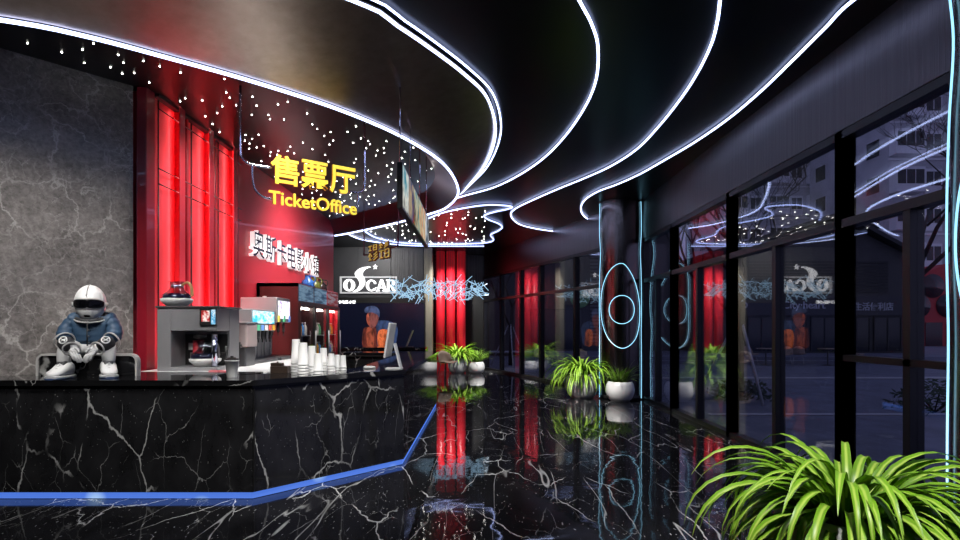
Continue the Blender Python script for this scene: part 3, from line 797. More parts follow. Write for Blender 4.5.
wh = ('nearest fridge', 'middle fridge', 'farthest fridge'); sh = {.635: 'lower', 1.035: 'middle', 1.415: 'upper'}
for k, y in enumerate(FY):
    for z in (1.035, 1.415):
        for j in range(5):
            mi = (j+k+(2 if z > 1.2 else 0)) % 4
            loc = (XW+.60, y+.13+.155*j, z+.0005)
            lab = '%s bottle in the %s, %s shelf, %s from the near side' % (cols[mi][1], wh[k], sh[z], ('first','second','third','fourth','fifth')[j])
            if mi not in protos: protos[mi] = bottle(loc, mi, lab, 'drink bottles in the fridges')
            else: dup(protos[mi], loc, 0, lab)
for k, (y, c, lab) in enumerate(((11.05, (.03,.12,.40), 'round blue jug on top of the middle fridge'), (11.5, (.12,.13,.03), 'olive jug standing on top of the fridges between two others'), (11.95, (.03,.02,.02), 'dark jug on top of the farthest fridge'))):
    t = thing('jug', lab, 'jug', (XW+.42, y, 2.3205), 0, 'jugs on top of the fridges')
    MB().lathe([(0,0),(.10,0),(.13,.05),(.12,.15),(.06,.20),(.05,.26),(.06,.27),(0,.27)], seg=20).build('body', mat('jug %d' % k, c, .2), t)
    MB().tube(spline([(.055,0,.25),(.13,0,.24),(.15,0,.17),(.12,0,.12)], 4), .012, 6).build('handle', mat('jug handle %d' % k, tuple(q*1.2 for q in c), .3), t)
# ================================================================== SIGNS
# yellow hanging ticket sign
p0 = Vector((-2.46, 6.5, 0)); p1 = Vector((-1.59, 7.17, 0)); d = p1-p0
ts = thing('hanging_sign', 'glowing yellow TicketOffice sign with three Chinese characters hung on blue pipes', 'sign', (p0.x, p0.y, 0), math.atan2(d.y, d.x))
Ls = d.length
zt = 1.55+175.8*6.5/FL; zb = 1.55+124.9*6.5/FL
for k, ch in enumerate('售票厅'):
    text(ch, .02+k*(Ls/3-.005), zt-.355, Ls/3-.03, .345, .03, [M['yellow'], M['orange']], 'character', ts, .019)
text('TicketOffice', .0, zb-.01, Ls, .16, .03, [M['yellow'], M['orange']], 'lettering', ts, .016)
def pipe(P, r=.014): return MB().tube(spline([Vector(q) for q in P], 5), r, 8).build('pipe', M['chrome'], ts)
zm = zt-.17
pipe([(-.30,.02,ZC-.02),(-.30,.02,zm+.16),(-.28,.02,zm+.05),(-.2,.02,zm),(.05,.02,zm-.0)])
pipe([(-.17,.02,zm-.0),(-.17,.02,zb+.28),(-.14,.02,zb+.14),(-.05,.02,zb+.07),(.05,.02,zb+.06)])
pipe([(Ls+.13,.02,ZC-.02),(Ls+.13,.02,zm+.02),(Ls+.10,.02,zm-.09),(Ls+.03,.02,zm-.13),(Ls-.08,.02,zm-.13)])
pipe([(Ls+.045,.02,zm-.15),(Ls+.045,.02,zb+.2),(Ls+.02,.02,zb+.11),(Ls-.06,.02,zb+.07)])
# small dark hanging sign seen from behind
q0 = Vector((-2.72, 13.0, 0)); q1 = Vector((-1.72, 11.6, 0)); d = q1-q0
ss = thing('hanging_sign', 'small dark red and yellow edged hanging sign above the far counter', 'sign', (q0.x, q0.y, 0), math.atan2(d.y, d.x))
L2 = d.length
strokes = [[((0,.95),(.9,.95)),((.45,.95),(.45,.05)),((.1,.05),(.8,.05))], [((0,0),(0,1)),((0,1),(.8,1)),((.8,1),(.8,0)),((0,0),(.8,0)),((0,.5),(.8,.5))],
           [((.1,.55),(.45,1)),((.45,1),(.9,.5)),((.2,.1),(.8,.1)),((.45,.7),(.45,.1))], [((.8,1),(.1,.7)),((.85,.68),(.1,.35)),((.9,.36),(.0,.0))]]
def glyph(k, x, z, w, h):
    mb, e = MB(), MB()
    for (a, b), (c, f) in strokes[k]:
        mb.tube([(x+a*w, 0, z+b*h), (x+c*w, 0, z+f*h)], .030, 6)
        e.tube([(x+a*w+.012, -.03, z+b*h), (x+c*w+.012, -.03, z+f*h)], .010, 5)
    g = mb.build('character', M['signdark'], ss); e.build('lit_edge', M['signedge'], g)
M['signedge'] = glow('dim yellow edge', (1,.7,.15), .4, (.3,.2,.03))
M['signdark'] = mat('dark sign red', (.12,.02,.01), .4, emis=(.6,.15,.02), es=.03)
M['pipedark'] = mat('dark red pipe', (.12,.05,.07), .3, .6)
for k in range(4): glyph(k, .36+k*.27, 3.28, .2, .11)
for k in range(4): glyph((k+2) % 4, .34+k*.29, 3.06, .23, .17)
MB().tube(spline([(.0,.03,ZC-.02),(.0,.03,3.4),(.0,.03,3.30),(.06,.03,3.24),(L2*.5,.03,3.25),(L2-.1,.03,3.25),(L2-.02,.03,3.30),(L2,.03,3.45),(L2,.03,ZC-.02)], 5), .016, 8).build('pipe', M['pipedark'], ss)

# deep letters on the red wall
ws = thing('wall_letters', 'seven deep white edged Chinese letters spelling a name on the red wall', 'sign', (XW, 9.22, 0), PI/2)
for k, ch in enumerate('奥斯卡电影小镇'):
    text(ch, .02+k*.552, 2.74, .50, .46, .075, [M['signface'], M['signside']], 'letter', ws, .008).location = (0,-.0005,0)

# OSCAR sign: frame, serif letters and a swoosh S
xo, zo = at(341, 292, YB).x, at(341, 293, YB).z
os_ = thing('wall_sign', 'lit white OSCAR sign in a white frame on the back wall', 'sign', (xo, YB-.06, zo))
Wd, Hd = 1.92, .56
MB().box(-.02, Wd, -.03, .055, -.02, .03).box(-.02, Wd, -.03, .055, Hd-.05, Hd).box(-.02, .03, -.03, .055, .03, Hd-.05).box(Wd-.05, Wd, -.03, .055, .03, Hd-.05).build('frame', mat('sign frame', (.6,.6,.62), .3, emis=(1,1,1), es=.28), os_)
def circ(cx, cy, rx, ry, n=28, a0=0, a1=2*PI): return [(cx+rx*math.cos(a0+(a1-a0)*k/n), cy+ry*math.sin(a0+(a1-a0)*k/n)) for k in range(n if abs(a1-a0) > 6.2 else n+1)]
WL = [M['whitelit']]
outline([circ(0,0,1,1), circ(0,0,.36,.72)], .10, .05, .40, .42, .05, WL, 'letter', os_)
sw = spline([Vector(q+(0,)) for q in ((0,0),(.18,.10),(.30,.30),(.26,.46),(.16,.58),(.10,.74),(.30,.92),(.62,1.0),(.80,.99),(.60,.92),(.46,.80),(.44,.66),(.52,.52),(.54,.34),(.40,.12),(.18,.0))], 6, True)
outline([[(v.x, v.y) for v in sw]], .42, .03, .62, .86, .06, WL, 'swoosh_letter', os_)
C_ = circ(0,0,1,1,26,.62,2*PI-.55)+[(.95,-.25),(.62,-.45)]+circ(.02,0,.50,.74,22,2*PI-.8,.8)+[(.55,.25),(.9,.25)]
outline([C_], .87, .05, .36, .40, .05, WL, 'letter', os_)
A_ = [(0,0),(.34,0),(.34,.1),(.27,.1),(.32,.26),(.60,.26),(.65,.1),(.58,.1),(.58,0),(1,0),(1,.1),(.93,.1),(.62,1),(.40,1),(.08,.1),(0,.1)]
outline([A_, [(.36,.37),(.56,.37),(.46,.70)]], 1.20, .05, .40, .40, .05, WL, 'letter', os_)
R__ = [(0,0),(.45,0),(.45,.1),(.36,.1),(.36,.44),(.46,.44),(.68,0),(1.02,0),(1.02,.1),(.92,.1),(.74,.48),(.86,.56),(.92,.72),(.86,.88),(.70,.98),(.5,1),(0,1),(0,.9),(.1,.9),(.1,.1),(0,.1)]
outline([R__, [(.36,.55),(.52,.55),(.62,.62),(.64,.72),(.60,.84),(.50,.89),(.36,.89)]], 1.55, .05, .34, .40, .05, WL, 'letter', os_)
st = [(math.cos(PI/2+k*PI/5)*(1 if k % 2 == 0 else .42), math.sin(PI/2+k*PI/5)*(1 if k % 2 == 0 else .42)) for k in range(10)]
outline([st], 1.10, .80, .17, .18, .05, WL, 'star', os_)
# screen below it
sx0, sx1 = at(333, 0, YB).x-.6, at(425, 0, YB).x
scn = thing('wall_screen', 'large dark navy wall screen showing a person in a blue cap', 'screen', (0, YB-.02, 0))
MB().box(sx0, sx1+.02, -.04, .03, 2.40, 2.58).box(sx0, sx1+.02, -.03, .03, .55, .62).box(sx1-.02, sx1+.02, -.04, .03, .62, 2.40).build('frame', M['black'], scn)
MB().box(sx0, sx1-.02, -.02, .02, .62, 2.40).build('display', M['navy'], scn)
def pic(loop, col, es, dy):
    m = picture_mat('picture colour', [tuple(c*.12 for c in col), tuple(c*.55 for c in col), tuple(c*1.35 for c in col), tuple(c*.4 for c in col)], (7,1,3), 1, col[0]*9)
    P = [at(340+x/6, 295+y/6, YB-.04) for x, y in loop]
    q = spline([Vector((v.x, v.z, 0)) for v in P], 4, True)
    xs = [v.x for v in q]; zs = [v.y for v in q]
    return outline([[(v.x, v.y) for v in q]], min(xs), min(zs), max(xs)-min(xs), max(zs)-min(zs), .0015, [m], 'portrait', scn)
for k, (loop, col, es) in enumerate([
    ([(138,215),(165,190),(215,195),(232,250),(230,314),(140,314)], (.11,.018,.012), 1),
    ([(215,165),(250,152),(300,158),(340,185),(345,240),(320,314),(232,314),(222,240)], (.028,.05,.13), 1),
    ([(228,225),(262,205),(300,225),(306,314),(232,314)], (.62,.13,.04), 1),
    ([(160,205),(190,200),(205,240),(198,314),(165,314)], (.30,.06,.03), 1),
    ([(165,110),(215,100),(232,130),(222,175),(195,200),(172,180)], (.20,.055,.05), 1),
    ([(160,120),(172,118),(180,175),(170,180),(160,155)], (.45,.09,.05), 1),
    ([(148,85),(165,70),(205,66),(235,90),(236,135),(222,118),(190,104),(158,108),(146,98)], (.055,.075,.17), 1)]):
    pic(loop, col, es, 0).location = (0, -.0205-.0008*k, 0)
t = thing('small_wall_lettering', 'row of small white lit characters above the wall screen', 'sign', (0, YB-.066, 0))
text('奥 斯卡电影.小镇', at(331,0,YB).x, at(0,304,YB).z, .86, .125, .02, [M['whitelit']], 'lettering', t, .05)

# hanging menu board over the counter
mbd = thing('hanging_poster_board', 'long hanging board of colourful lit posters seen edge on above the counter', 'display board', (-.83, 6.0, 0), PI/2)
MB().box(0, 3.0, 0, .06, 2.83, 3.33, .006).build('panel', M['frame'], mbd)
pals = [[(.02,.05,.08),(.02,.30,.40),(.8,.8,.7),(.01,.02,.03),(.5,.1,.04)], [(.4,.02,.02),(.02,.05,.15),(.5,.35,.2),(.0,.12,.16)], [(.0,.25,.32),(.6,.55,.35),(.02,.02,.03),(.8,.35,.05)], [(.01,.01,.02),(.02,.25,.30),(.65,.55,.3),(.6,.08,.02),(.01,.02,.03)], [(.0,.14,.2),(.8,.65,.4),(.5,.05,.02),(.01,.01,.03)], [(.5,.6,.7),(.01,.02,.04),(.8,.85,.9),(.03,.05,.1)]]
for k in range(6):
    MB().box(.012+k*.497, .012+k*.497+.48, -.004, .0, 2.86, 3.30).build('poster', picture_mat('poster %d' % k, pals[k], (3.4,1,2.6), .8, 2.3*k+1), mbd)
for x in (.02, .9, 2.0, 2.96): MB().tube([(x, .03, 3.33), (x, .03, ZC-.02)], .007, 6).build('hanger', M['chrome'], mbd)

# chandelier of pale blue sticks
ch = thing('stick_chandelier', 'long hanging cloud of pale blue light sticks on thin wires', 'chandelier', (-1.15, 16.45, 0))
rc = random.Random(11)
A1, B1 = at(391, 290, 15.7), at(485, 289, 17.3)
zc_ = 2.68
def stick_env(t): return .26+.16*abs(math.sin(PI*2*t+.3))*(.7+.5*t)
for k in range(100):
    t_ = (k+rc.random())/100; c = A1.lerp(B1, t_); e = stick_env(t_)
    c = Vector((c.x+1.15, c.y-16.45+rc.uniform(-.3,.3), zc_+rc.uniform(-1,1)*e*.75-(0.05 if t_ < .3 else -.02)))
    dirn = Vector((rc.uniform(-1,1), rc.uniform(-1,1)*.6, rc.uniform(-.9,.9))).normalized()*rc.uniform(.13,.22)
    MB().tube([c-dirn, c+dirn], .0095, 6).build('light_stick', M['stick'], ch)
xs_ = MB()
for k in range(70):
    t_ = (k+rc.random())/70; c = A1.lerp(B1, t_); e = stick_env(t_)
    c = Vector((c.x+1.15, c.y-16.45+rc.uniform(-.3,.3), zc_+rc.uniform(-1,1)*e*.55-(0.05 if t_ < .3 else -.02)))
    dirn = Vector((rc.uniform(-1,1), rc.uniform(-1,1)*.6, rc.uniform(-.9,.9))).normalized()*rc.uniform(.12,.2)
    xs_.tube([c-dirn, c+dirn], .009, 6)
xs_.build('light_sticks', M['stick'], ch)['kind'] = 'stuff'
ww = MB()
for k in range(40):
    t_ = (k+rc.random())/40; c = A1.lerp(B1, t_)
    ww.tube([(c.x+1.15, c.y-16.45+rc.uniform(-.3,.3), zc_), (c.x+1.15+rc.uniform(-.02,.02), c.y-16.45, ZC-.03)], .0035, 4, False)
w_ = ww.build('wire', M['steeld'], ch); w_['kind'] = 'stuff'
# ================================================================== PLANTS
def planter(label, loc, r, h, kind, n, L, seed, rz=0, ph=(.7,1.5), w=.035, group=None, bend=(1.5,2.7)):
    rg = random.Random(seed)
    t = thing('potted_plant', label, 'plant', loc, rz, group)
    MB().lathe([(0,0),(r*.62,0),(r*.84,h*.16),(r*.99,h*.42),(r,h*.60),(r*.95,h*.82),(r*.84,h*.99),(r*.80,h),(r*.76,h*.985),(r*.80,h*.86),(0,h*.85)], seg=48).build('pot', M['white'], t)
    MB().lathe([(0,h*.90),(r*.5,h*.895),(r*.79,h*.88)], seg=24).build('soil', M['soil'], t)
    f = MB()
    for k in range(n):
        az = 2*PI*(k*.618034)+rg.uniform(-.2,.2); u = (k+.5)/n
        rb = r*.45*math.sqrt(rg.random())
        p0 = ph[0]+(ph[1]-ph[0])*rg.random()
        b = rg.uniform(*bend)
        f.strip_leaf((rb*math.cos(az), rb*math.sin(az), h*.88), az+rg.uniform(-.25,.25), L*rg.uniform(.62,1.08), p0, b, w*rg.uniform(.75,1.15), 10, rg.uniform(-.25,.25))
    f.build('foliage', M['leaf' if kind == 'spider' else 'grass'], t, recalc=False)
    return t
pp = lambda px, py: on_z(px, py, 0)
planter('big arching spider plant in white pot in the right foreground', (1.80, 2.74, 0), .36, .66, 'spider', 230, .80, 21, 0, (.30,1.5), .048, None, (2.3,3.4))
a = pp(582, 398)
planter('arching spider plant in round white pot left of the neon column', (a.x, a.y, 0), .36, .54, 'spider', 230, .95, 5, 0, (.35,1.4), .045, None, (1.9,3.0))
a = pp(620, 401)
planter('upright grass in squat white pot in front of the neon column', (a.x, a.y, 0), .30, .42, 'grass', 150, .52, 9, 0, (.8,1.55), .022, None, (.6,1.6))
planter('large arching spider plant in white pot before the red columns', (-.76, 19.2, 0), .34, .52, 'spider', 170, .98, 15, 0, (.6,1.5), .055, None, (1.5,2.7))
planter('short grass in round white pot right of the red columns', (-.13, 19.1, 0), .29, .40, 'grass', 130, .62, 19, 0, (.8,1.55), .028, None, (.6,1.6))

# ------------------------------------------------------------------ chairs with a woven shell
def chair(label, loc, rz, group=None):
    t = thing('shell_chair', label, 'chair', loc, rz, group)
    s = MB()
    rows = []
    for i in range(9):
        u = i/8; row = []
        for j in range(11):
            v = -1+2*j/10
            ang_ = v*1.25
            if u < .55: x = .24*v; y = -.24+.44*u/.55; z = .45+.05*v*v+.02*(1-u)
            else:
                q = (u-.55)/.45; x = .25*v*(1-.12*q); y = .20+.10*q-.16*abs(v)**2*(1-.2*q); z = .47+.36*q-.10*v*v*q
            row.append((x, y, z))
        rows.append(row)
    for r0, r1 in zip(rows, rows[1:]):
        A = [s.bm.verts.new(p) for p in r0]; B = [s.bm.verts.new(p) for p in r1]
        for k in range(10):
            f = s.bm.faces.new((A[k], A[k+1], B[k+1], B[k])); f.smooth = True
    bmesh.ops.remove_doubles(s.bm, verts=s.bm.verts[:], dist=1e-4)
    bmesh.ops.solidify(s.bm, geom=s.bm.faces[:], thickness=.018)
    s.build('shell', M['tan'], t)
    for sx in (-1, 1):
        for sy in (-1, 1):
            MB().tube([(sx*.15, sy*.13, .45), (sx*.22, sy*.21, 0)], .011, 8).build('leg', M['steel'], t)
    return t
a = pp(447, 377.5)
ch0 = chair('tan shell chair standing in front of the far planters', (a.x, a.y, 0), .6)
# ================================================================== OUTSIDE THE GLASS
ZG = -.05
struct(MB().prism([(3.72, -20), (90, -20), (90, 110), (-40, 110), (-40, 21.7), (.1, 21.7), (3.72, 12.4)], -.3, ZG).build('ground', M['asphalt']), 'blue grey paved street outside')
for k, (y, z, lab) in enumerate(((17.5, .06, 'pale kerb line across the street outside, farther'), (10.2, .03, 'pale kerb line outside nearest the glass front'))):
    tag(MB().box(4.4 if k == 0 else 4.2, 60, y, y+.14, ZG+.001, ZG+z, .01, 1).build('kerb', M['kerb']), lab, 'kerb')
struct(MB().box(3.5, 40, 24.6, 25.2, ZG, .10).box(3.5, 40, 25.2, 60, ZG, .25).build('steps', M['asphalt']), 'two low steps up to the shop terrace')
# shop with a gabled roof
sh_ = thing('shop_building', 'dark single storey shop with a gabled roof across the street', 'building', (11.9, 29, .25))
W = 10.2; ez, ax, az_ = 5.1, 6.6, 6.9
mb = MB(); P = [(0,0),(W,0),(W,ez),(ax,az_),(0,ez)]
mb.bm.faces.new([mb.bm.verts.new((x, 0, z)) for x, z in P][::-1]); r = bmesh.ops.extrude_face_region(mb.bm, geom=mb.bm.faces[:])
for v in [q for q in r['geom'] if isinstance(q, bmesh.types.BMVert)]: v.co.y += 8
mb.build('wall', M['shop'], sh_)
mb = MB()
for k in range(11): mb.box(2.0+.0*k, 9.2, -.06, -.003, 3.15+k*.15, 3.26+k*.15)
mb.build('louvre', M['shoproof'], sh_)
mb = MB()
for (xa, za), (xb, zb_) in (((-.4, ez-.2), (ax, az_+.15)), ((ax, az_+.15), (W+.4, ez-.2))):
    q = [(xa, za), (xb, zb_), (xb, zb_+.22), (xa, za+.22)]
    A = [mb.bm.verts.new((x, -.5, z)) for x, z in q]; B = [mb.bm.verts.new((x, 8.2, z)) for x, z in q]
    mb.bm.faces.new(A[::-1]); mb.bm.faces.new(B)
    for i in range(4): mb.bm.faces.new((A[i], A[(i+1) % 4], B[(i+1) % 4], B[i]))
mb.build('roof', M['shoproof'], sh_)
MB().box(.1, W-.1, -.12, -.004, 1.95, 2.95).build('sign_band', mat('sign band', (.045,.045,.055), .5), sh_)
text('euro', .9, 2.32, 1.0, .32, .03, [M['shoptext']], 'lettering', sh_, .02).location = (0,-.121,0)
text('City·heart', 3.7, 2.18, 2.2, .5, .03, [M['shoptext']], 'lettering', sh_, .01).location = (0,-.121,0)
text('心生活便利店', 7.0, 2.2, 2.4, .42, .03, [M['shoptext']], 'lettering', sh_, .01).location = (0,-.121,0)
for k in range(6):
    x = .3+k*1.63
    w_ = MB().box(x, x+1.45, -.05, -.004, .1, 1.9).build('shop_window', M['shopglass'], sh_)
    MB().box(x, x+1.45, -.09, -.051, 1.82, 1.9).box(x, x+.06, -.09, -.051, .1, 1.82).box(x+.70, x+.75, -.09, -.051, .1, 1.82).box(x+1.39, x+1.45, -.09, -.051, .1, 1.82).build('frame', M['shoproof'], w_)
# left neighbour seen through the far glass
sn = thing('terrace_building', 'dark building with tall slatted shutter behind the far glass front', 'building', (2.6, 32, .25))
MB().box(-9, 8.6, 0, 5, 0, 10.5).build('wall', M['shop'], sn)
mb = MB()
for k in range(26): mb.box(3.7, 6.0, -.06, -.003, .5+k*.2, .62+k*.2)
mb.build('shutter', mat('shutter', (.12,.12,.125), .5), sn)
MB().box(.3, 3.2, -.05, -.004, .1, 2.4).build('shop_window', M['shopglass'], sn)
MB().lathe([(0,0),(.55,0),(.55,.05),(0,.05)], seg=28).build('round_sign', mat('round sign', (.10,.22,.15), .5, emis=(.3,.6,.4), es=.05), sn, (3.1, -.003, 3.0)).rotation_euler = (PI/2, 0, 0)
# apartment towers
def tower(label, x0, y0, w, d, h, floors, bays, winw, side_bays=3):
    t = thing('apartment_tower', label, 'building', (x0, y0, ZG))
    MB().box(0, w, 0, d, 0, h).build('wall', M['bld'], t)
    fh = h/floors; n = 0
    for i in range(1, floors):
        z = i*fh+.6
        for j in range(bays):
            x = (j+.5)*w/bays
            big = (j % 2 == 0)
            ww_ = winw*(1.35 if big else .8); dd = .9 if big else .15
            wv = MB().box(x-ww_/2, x+ww_/2, -dd, -.002, z-.35, z+1.85).build('bay_window', M['bldlight'], t)
            g = MB(); m_ = 3 if big else 2
            for q in range(m_):
                g.box(x-ww_/2+.08+q*(ww_-.16)/m_+.04, x-ww_/2+.08+(q+1)*(ww_-.16)/m_-.04, -dd-.02, -dd-.001, z+.35, z+1.6)
            g.build('pane', M['bldwin'], wv); n += 1
    mb = MB()
    for i in range(1, floors): mb.box(-.05, w+.05, -.12, -.001, i*fh-.1, i*fh+.05)
    mb.build('floor_band', M['bldlight'], t)
    mb = MB()
    for i in range(1, floors):
        for j in range(side_bays):
            y = (j+.5)*d/side_bays
            mb.box(-.06, -.002, y-.8, y+.8, i*fh+.7, i*fh+2.2)
    mb.build('side_windows', M['bldwin'], t)
    return t
tower('grey apartment tower with bay windows behind the shop, left one', 27.5, 63, 11.5, 12, 28, 8, 5, 1.7)
tower('grey apartment tower with bay windows behind the shop, right one', 36.5, 50, 13.0, 12, 40, 12, 5, 1.9)
# red pavilion with round windows, at the far right
rp = thing('red_pavilion', 'small red pavilion with round dark openings far down the street', 'building', (30.0, 40, ZG))
mb = MB(); P = [(0,0),(8,0),(8,4.6),(3.4,6.2),(0,4.8)]
mb.bm.faces.new([mb.bm.verts.new((x, 0, z)) for x, z in P][::-1]); r = bmesh.ops.extrude_face_region(mb.bm, geom=mb.bm.faces[:])
for v in [q for q in r['geom'] if isinstance(q, bmesh.types.BMVert)]: v.co.y += 5
mb.build('wall', mat('pavilion red', (.42,.03,.035), .5), rp)
for x, z in ((1.3,3.2),(3.4,3.2),(2.3,4.6),(4.6,4.4),(5.8,3.2)):
    q = MB().lathe([(0,0),(.85,0),(.85,.06),(0,.06)], seg=24).build('round_window', M['bldwin'], rp); q.rotation_euler = (PI/2,0,0); q.location = (x, -.003, z)
mb = MB(); 
for k in range(5): mb.box(.3+k*1.5, 1.5+k*1.5, -.05, -.002, .1, 2.0)
mb.build('doorway', M['bldwin'], rp)
for k, x in enumerate((15.2, 15.55)):
    tag(MB().tube([(x, 20, ZG), (x, 20, 6.2)], .035, 8).build('flag_pole', M['kerb']), ('left one of two slim pale poles on the street', 'right one of two slim pale poles on the street')[k], 'pole')
bn = thing('banner', 'pale banner hanging high at the far right above the street', 'banner', (13.6, 16.0, 0))
MB().box(0, 1.6, 0, .05, 4.05, 5.0).build('cloth', mat('banner cloth', (.45,.5,.6), .7), bn)
MB().tube([(0,.02,5.02),(1.6,.02,5.02)], .03, 8).tube([(1.5,.1,ZG),(1.5,.1,5.02)], .04, 8).build('pole', M['steeld'], bn)
# café chairs outside
spots = [(11.6, 24.0, .4, 'leftmost tan café chair on the street outside'), (12.9, 23.6, -.5, 'second tan café chair from the left on the street outside'), (13.7, 24.1, 2.6, 'third tan café chair from the left on the street outside'), (15.9, 23.7, .6, 'rightmost tan café chair on the street outside')]
for x, y, rz, lab in spots: dup(ch0, (x, y, ZG), rz, lab, 'café chairs outside')
dup(ch0, (2.35, 21.6, ZG), .3, 'tan chair outside behind the far glass front')
for x, y, lab in ((12.3, 24.1, 'left round café table outside between two chairs'), (14.9, 24.0, 'right round café table outside')):
    t = thing('cafe_table', lab, 'table', (x, y, ZG), 0, 'café tables outside')
    MB().lathe([(0,.70),(.38,.70),(.38,.73),(0,.73)], seg=24).build('table_top', M['tan'], t)
    MB().lathe([(.03,.02),(.03,.70)], seg=10).build('stem', M['steeld'], t)
    MB().lathe([(0,0),(.24,0),(.22,.02),(0,.03)], seg=20).build('base', M['steeld'], t)
# street trees, bare, with support stakes
def tree(label, loc, h, seed, stakes=True, spread=.8):
    rg = random.Random(seed); t = thing('street_tree', label, 'tree', loc)
    tr = MB(); tw = MB()
    def grow(p, d, L, r, lev):
        q = p+d*L; mid = p.lerp(q, .5)+Vector((rg.uniform(-.05,.05), rg.uniform(-.05,.05), 0))*L
        (tr if lev == 0 else tw).tube([p, mid, q], [r, r*.85, r*.65], 5 if lev else 8)
        if lev >= 6: return
        for k in range(2 if lev > 4 else 3):
            a = rg.uniform(0, 2*PI); e = Vector((math.cos(a), math.sin(a), rg.uniform(.0,.9)))
            grow(q if k else p.lerp(q, rg.uniform(.6,1)), (d*.75+e*spread).normalized(), L*rg.uniform(.55,.8), r*.6, lev+1)
    grow(Vector((0,0,0)), Vector((.03,0,1)), h*.42, .09, 0)
    tr.build('trunk', M['bark'], t); tw.build('branches', M['bark'], t)
    if stakes:
        for k in range(3):
            a = 2*PI*k/3+.6
            MB().tube([(.9*math.cos(a), .9*math.sin(a), 0), (.08*math.cos(a), .08*math.sin(a), 1.75)], .03, 6).build('stake', M['kerb'], t)
    return t
tree('bare street tree propped by pale stakes outside the glass front', (5.75, 12.4, ZG), 6.2, 4)
tree('bare tall tree farther along the street, left of the towers', (9.2, 20.5, ZG), 9.0, 8, False)
tree('bare staked tree outside the far glass front', (1.3, 24.0, ZG), 6.0, 12)
tree('dark bare tree in front of the right tower', (10.6, 13.6, ZG), 7.5, 17, False)
def bush(label, loc, r, h, seed):
    rg = random.Random(seed); t = thing('shrub', label, 'shrub', loc)
    f = MB()
    for k in range(420):
        a = rg.uniform(0, 2*PI); e = math.asin(rg.uniform(0,1)); rr = rg.uniform(.6,1)
        p = Vector((r*rr*math.cos(e)*math.cos(a), r*rr*math.cos(e)*math.sin(a), .05+h*rr*math.sin(e)))
        d = Vector((rg.uniform(-1,1), rg.uniform(-1,1), rg.uniform(-.3,1))).normalized()*.07; s_ = d.orthogonal().normalized()*.025
        v = [f.bm.verts.new(q) for q in (p-d, p+s_, p+d, p-s_)]; f.bm.faces.new(v)
    f.build('leaves', M['bush'], t, recalc=False)
    mb = MB()
    for k in range(9):
        a = 2*PI*k/9; mb.tube([(0,0,0), (r*.6*math.cos(a), r*.6*math.sin(a), h*.7)], .012, 5)
    mb.build('stems', M['bark'], t); return t
bush('dark low shrub round the staked tree outside', (5.75, 12.4, ZG), .75, .45, 3)
bush('dark shrub outside at the far right beside the nearest column', (8.6, 10.6, ZG), .8, .6, 6)
# ================================================================== SEATED STATUE AND ITS BENCH
bn_ = thing('low_bench', 'low black marble bench with rounded grey rim standing on the counter', 'bench', (-3.845, 5.47, HC+.0005))
def rrect(x0, x1, z0, z1, r, n=6):
    P = [(x0, z0)]
    P += [(x0+r-r*math.cos(a), z1-r+r*math.sin(a)) for a in [PI/2*k/n for k in range(n+1)]]
    P += [(x1-r+r*math.sin(a), z1-r+r*math.cos(a)) for a in [PI/2*k/n for k in range(n+1)]]
    return P+[(x1, z0)]
def arch(P, y0, y1):
    mb = MB(); A = [mb.bm.verts.new((x, y0, z)) for x, z in P]; B = [mb.bm.verts.new((x, y1, z)) for x, z in P]
    mb.bm.faces.new(A); mb.bm.faces.new(B[::-1])
    for i in range(len(P)): mb.bm.faces.new((A[i], A[(i+1) % len(P)], B[(i+1) % len(P)], B[i]))
    return mb
arch(rrect(-.475, .475, 0, .198, .055), .015, .05).box(-.26, .26, .05, .30, 0, .195, .02).build('body', M['worktop'], bn_)
out_, in_ = rrect(-.495, .495, 0, .218, .075), rrect(-.474, .474, 0, .1975, .055)
mb = MB(); V = [[mb.bm.verts.new((x, y, z)) for x, z in P] for P, y in ((out_, 0), (out_, .06), (in_, .06), (in_, 0))]
for k in range(4):
    A, B = V[k], V[(k+1) % 4]
    for i in range(len(out_)-1): mb.bm.faces.new((A[i], A[i+1], B[i+1], B[i]))
mb.build('rim', M['grey'], bn_)

st_ = thing('seated_statue', 'seated toy-like statue in white helmet, blue quilted jacket and white sneakers', 'statue', (-3.80, 5.48, HC), math.radians(22))
SZ = .22                                     # seat height
# jacket: torso and both arms in one quilted surface
V = [(0,.01,.275),(0,.01,.40),(0,0,.50),(0,-.02,.575),(-.150,0,.55),(-.212,-.03,.43),(-.185,-.13,.335),(.150,0,.55),(.212,-.03,.43),(.185,-.13,.335)]
me = skin(V, [(0,1),(1,2),(2,3),(2,4),(4,5),(5,6),(2,7),(7,8),(8,9)], [(.165,.12),(.175,.13),(.165,.12),(.11,.10),.088,.088,.072,.088,.088,.072], 3)
for v in me.vertices:
    lim = abs(v.co.x) > .17
    k = (v.co.z*18.5 if not lim else v.co.z*17+.3)
    v.co += v.normal*.016*(abs(math.sin(PI*k))**.4-.8)
me.materials.append(M['jacket']); link('jacket', me, st_)
MB().tube([(0,-.152,.30),(0,-.166,.42),(0,-.150,.54)], .006, 6).build('zip', M['cuff'], st_)
for z in (.33,.39,.45,.51): MB().ell((.012,-.168+.25*abs(z-.42)**1.4,z), .008,.006,.008, 10, 6).build('button', M['steeld'], st_)
MB().tube([(.125*math.sin(a), -.02-.115*math.cos(a), .585-.045*math.cos(a)) for a in [2*PI*k/28 for k in range(28)]], .018, 8, True, True).build('collar', M['cuff'], st_)
MB().tube([(.138*math.sin(a), -.025-.128*math.cos(a), .572-.05*math.cos(a)) for a in [2*PI*k/28 for k in range(28)]], .008, 6, True, True).build('collar_trim', M['grey'], st_)
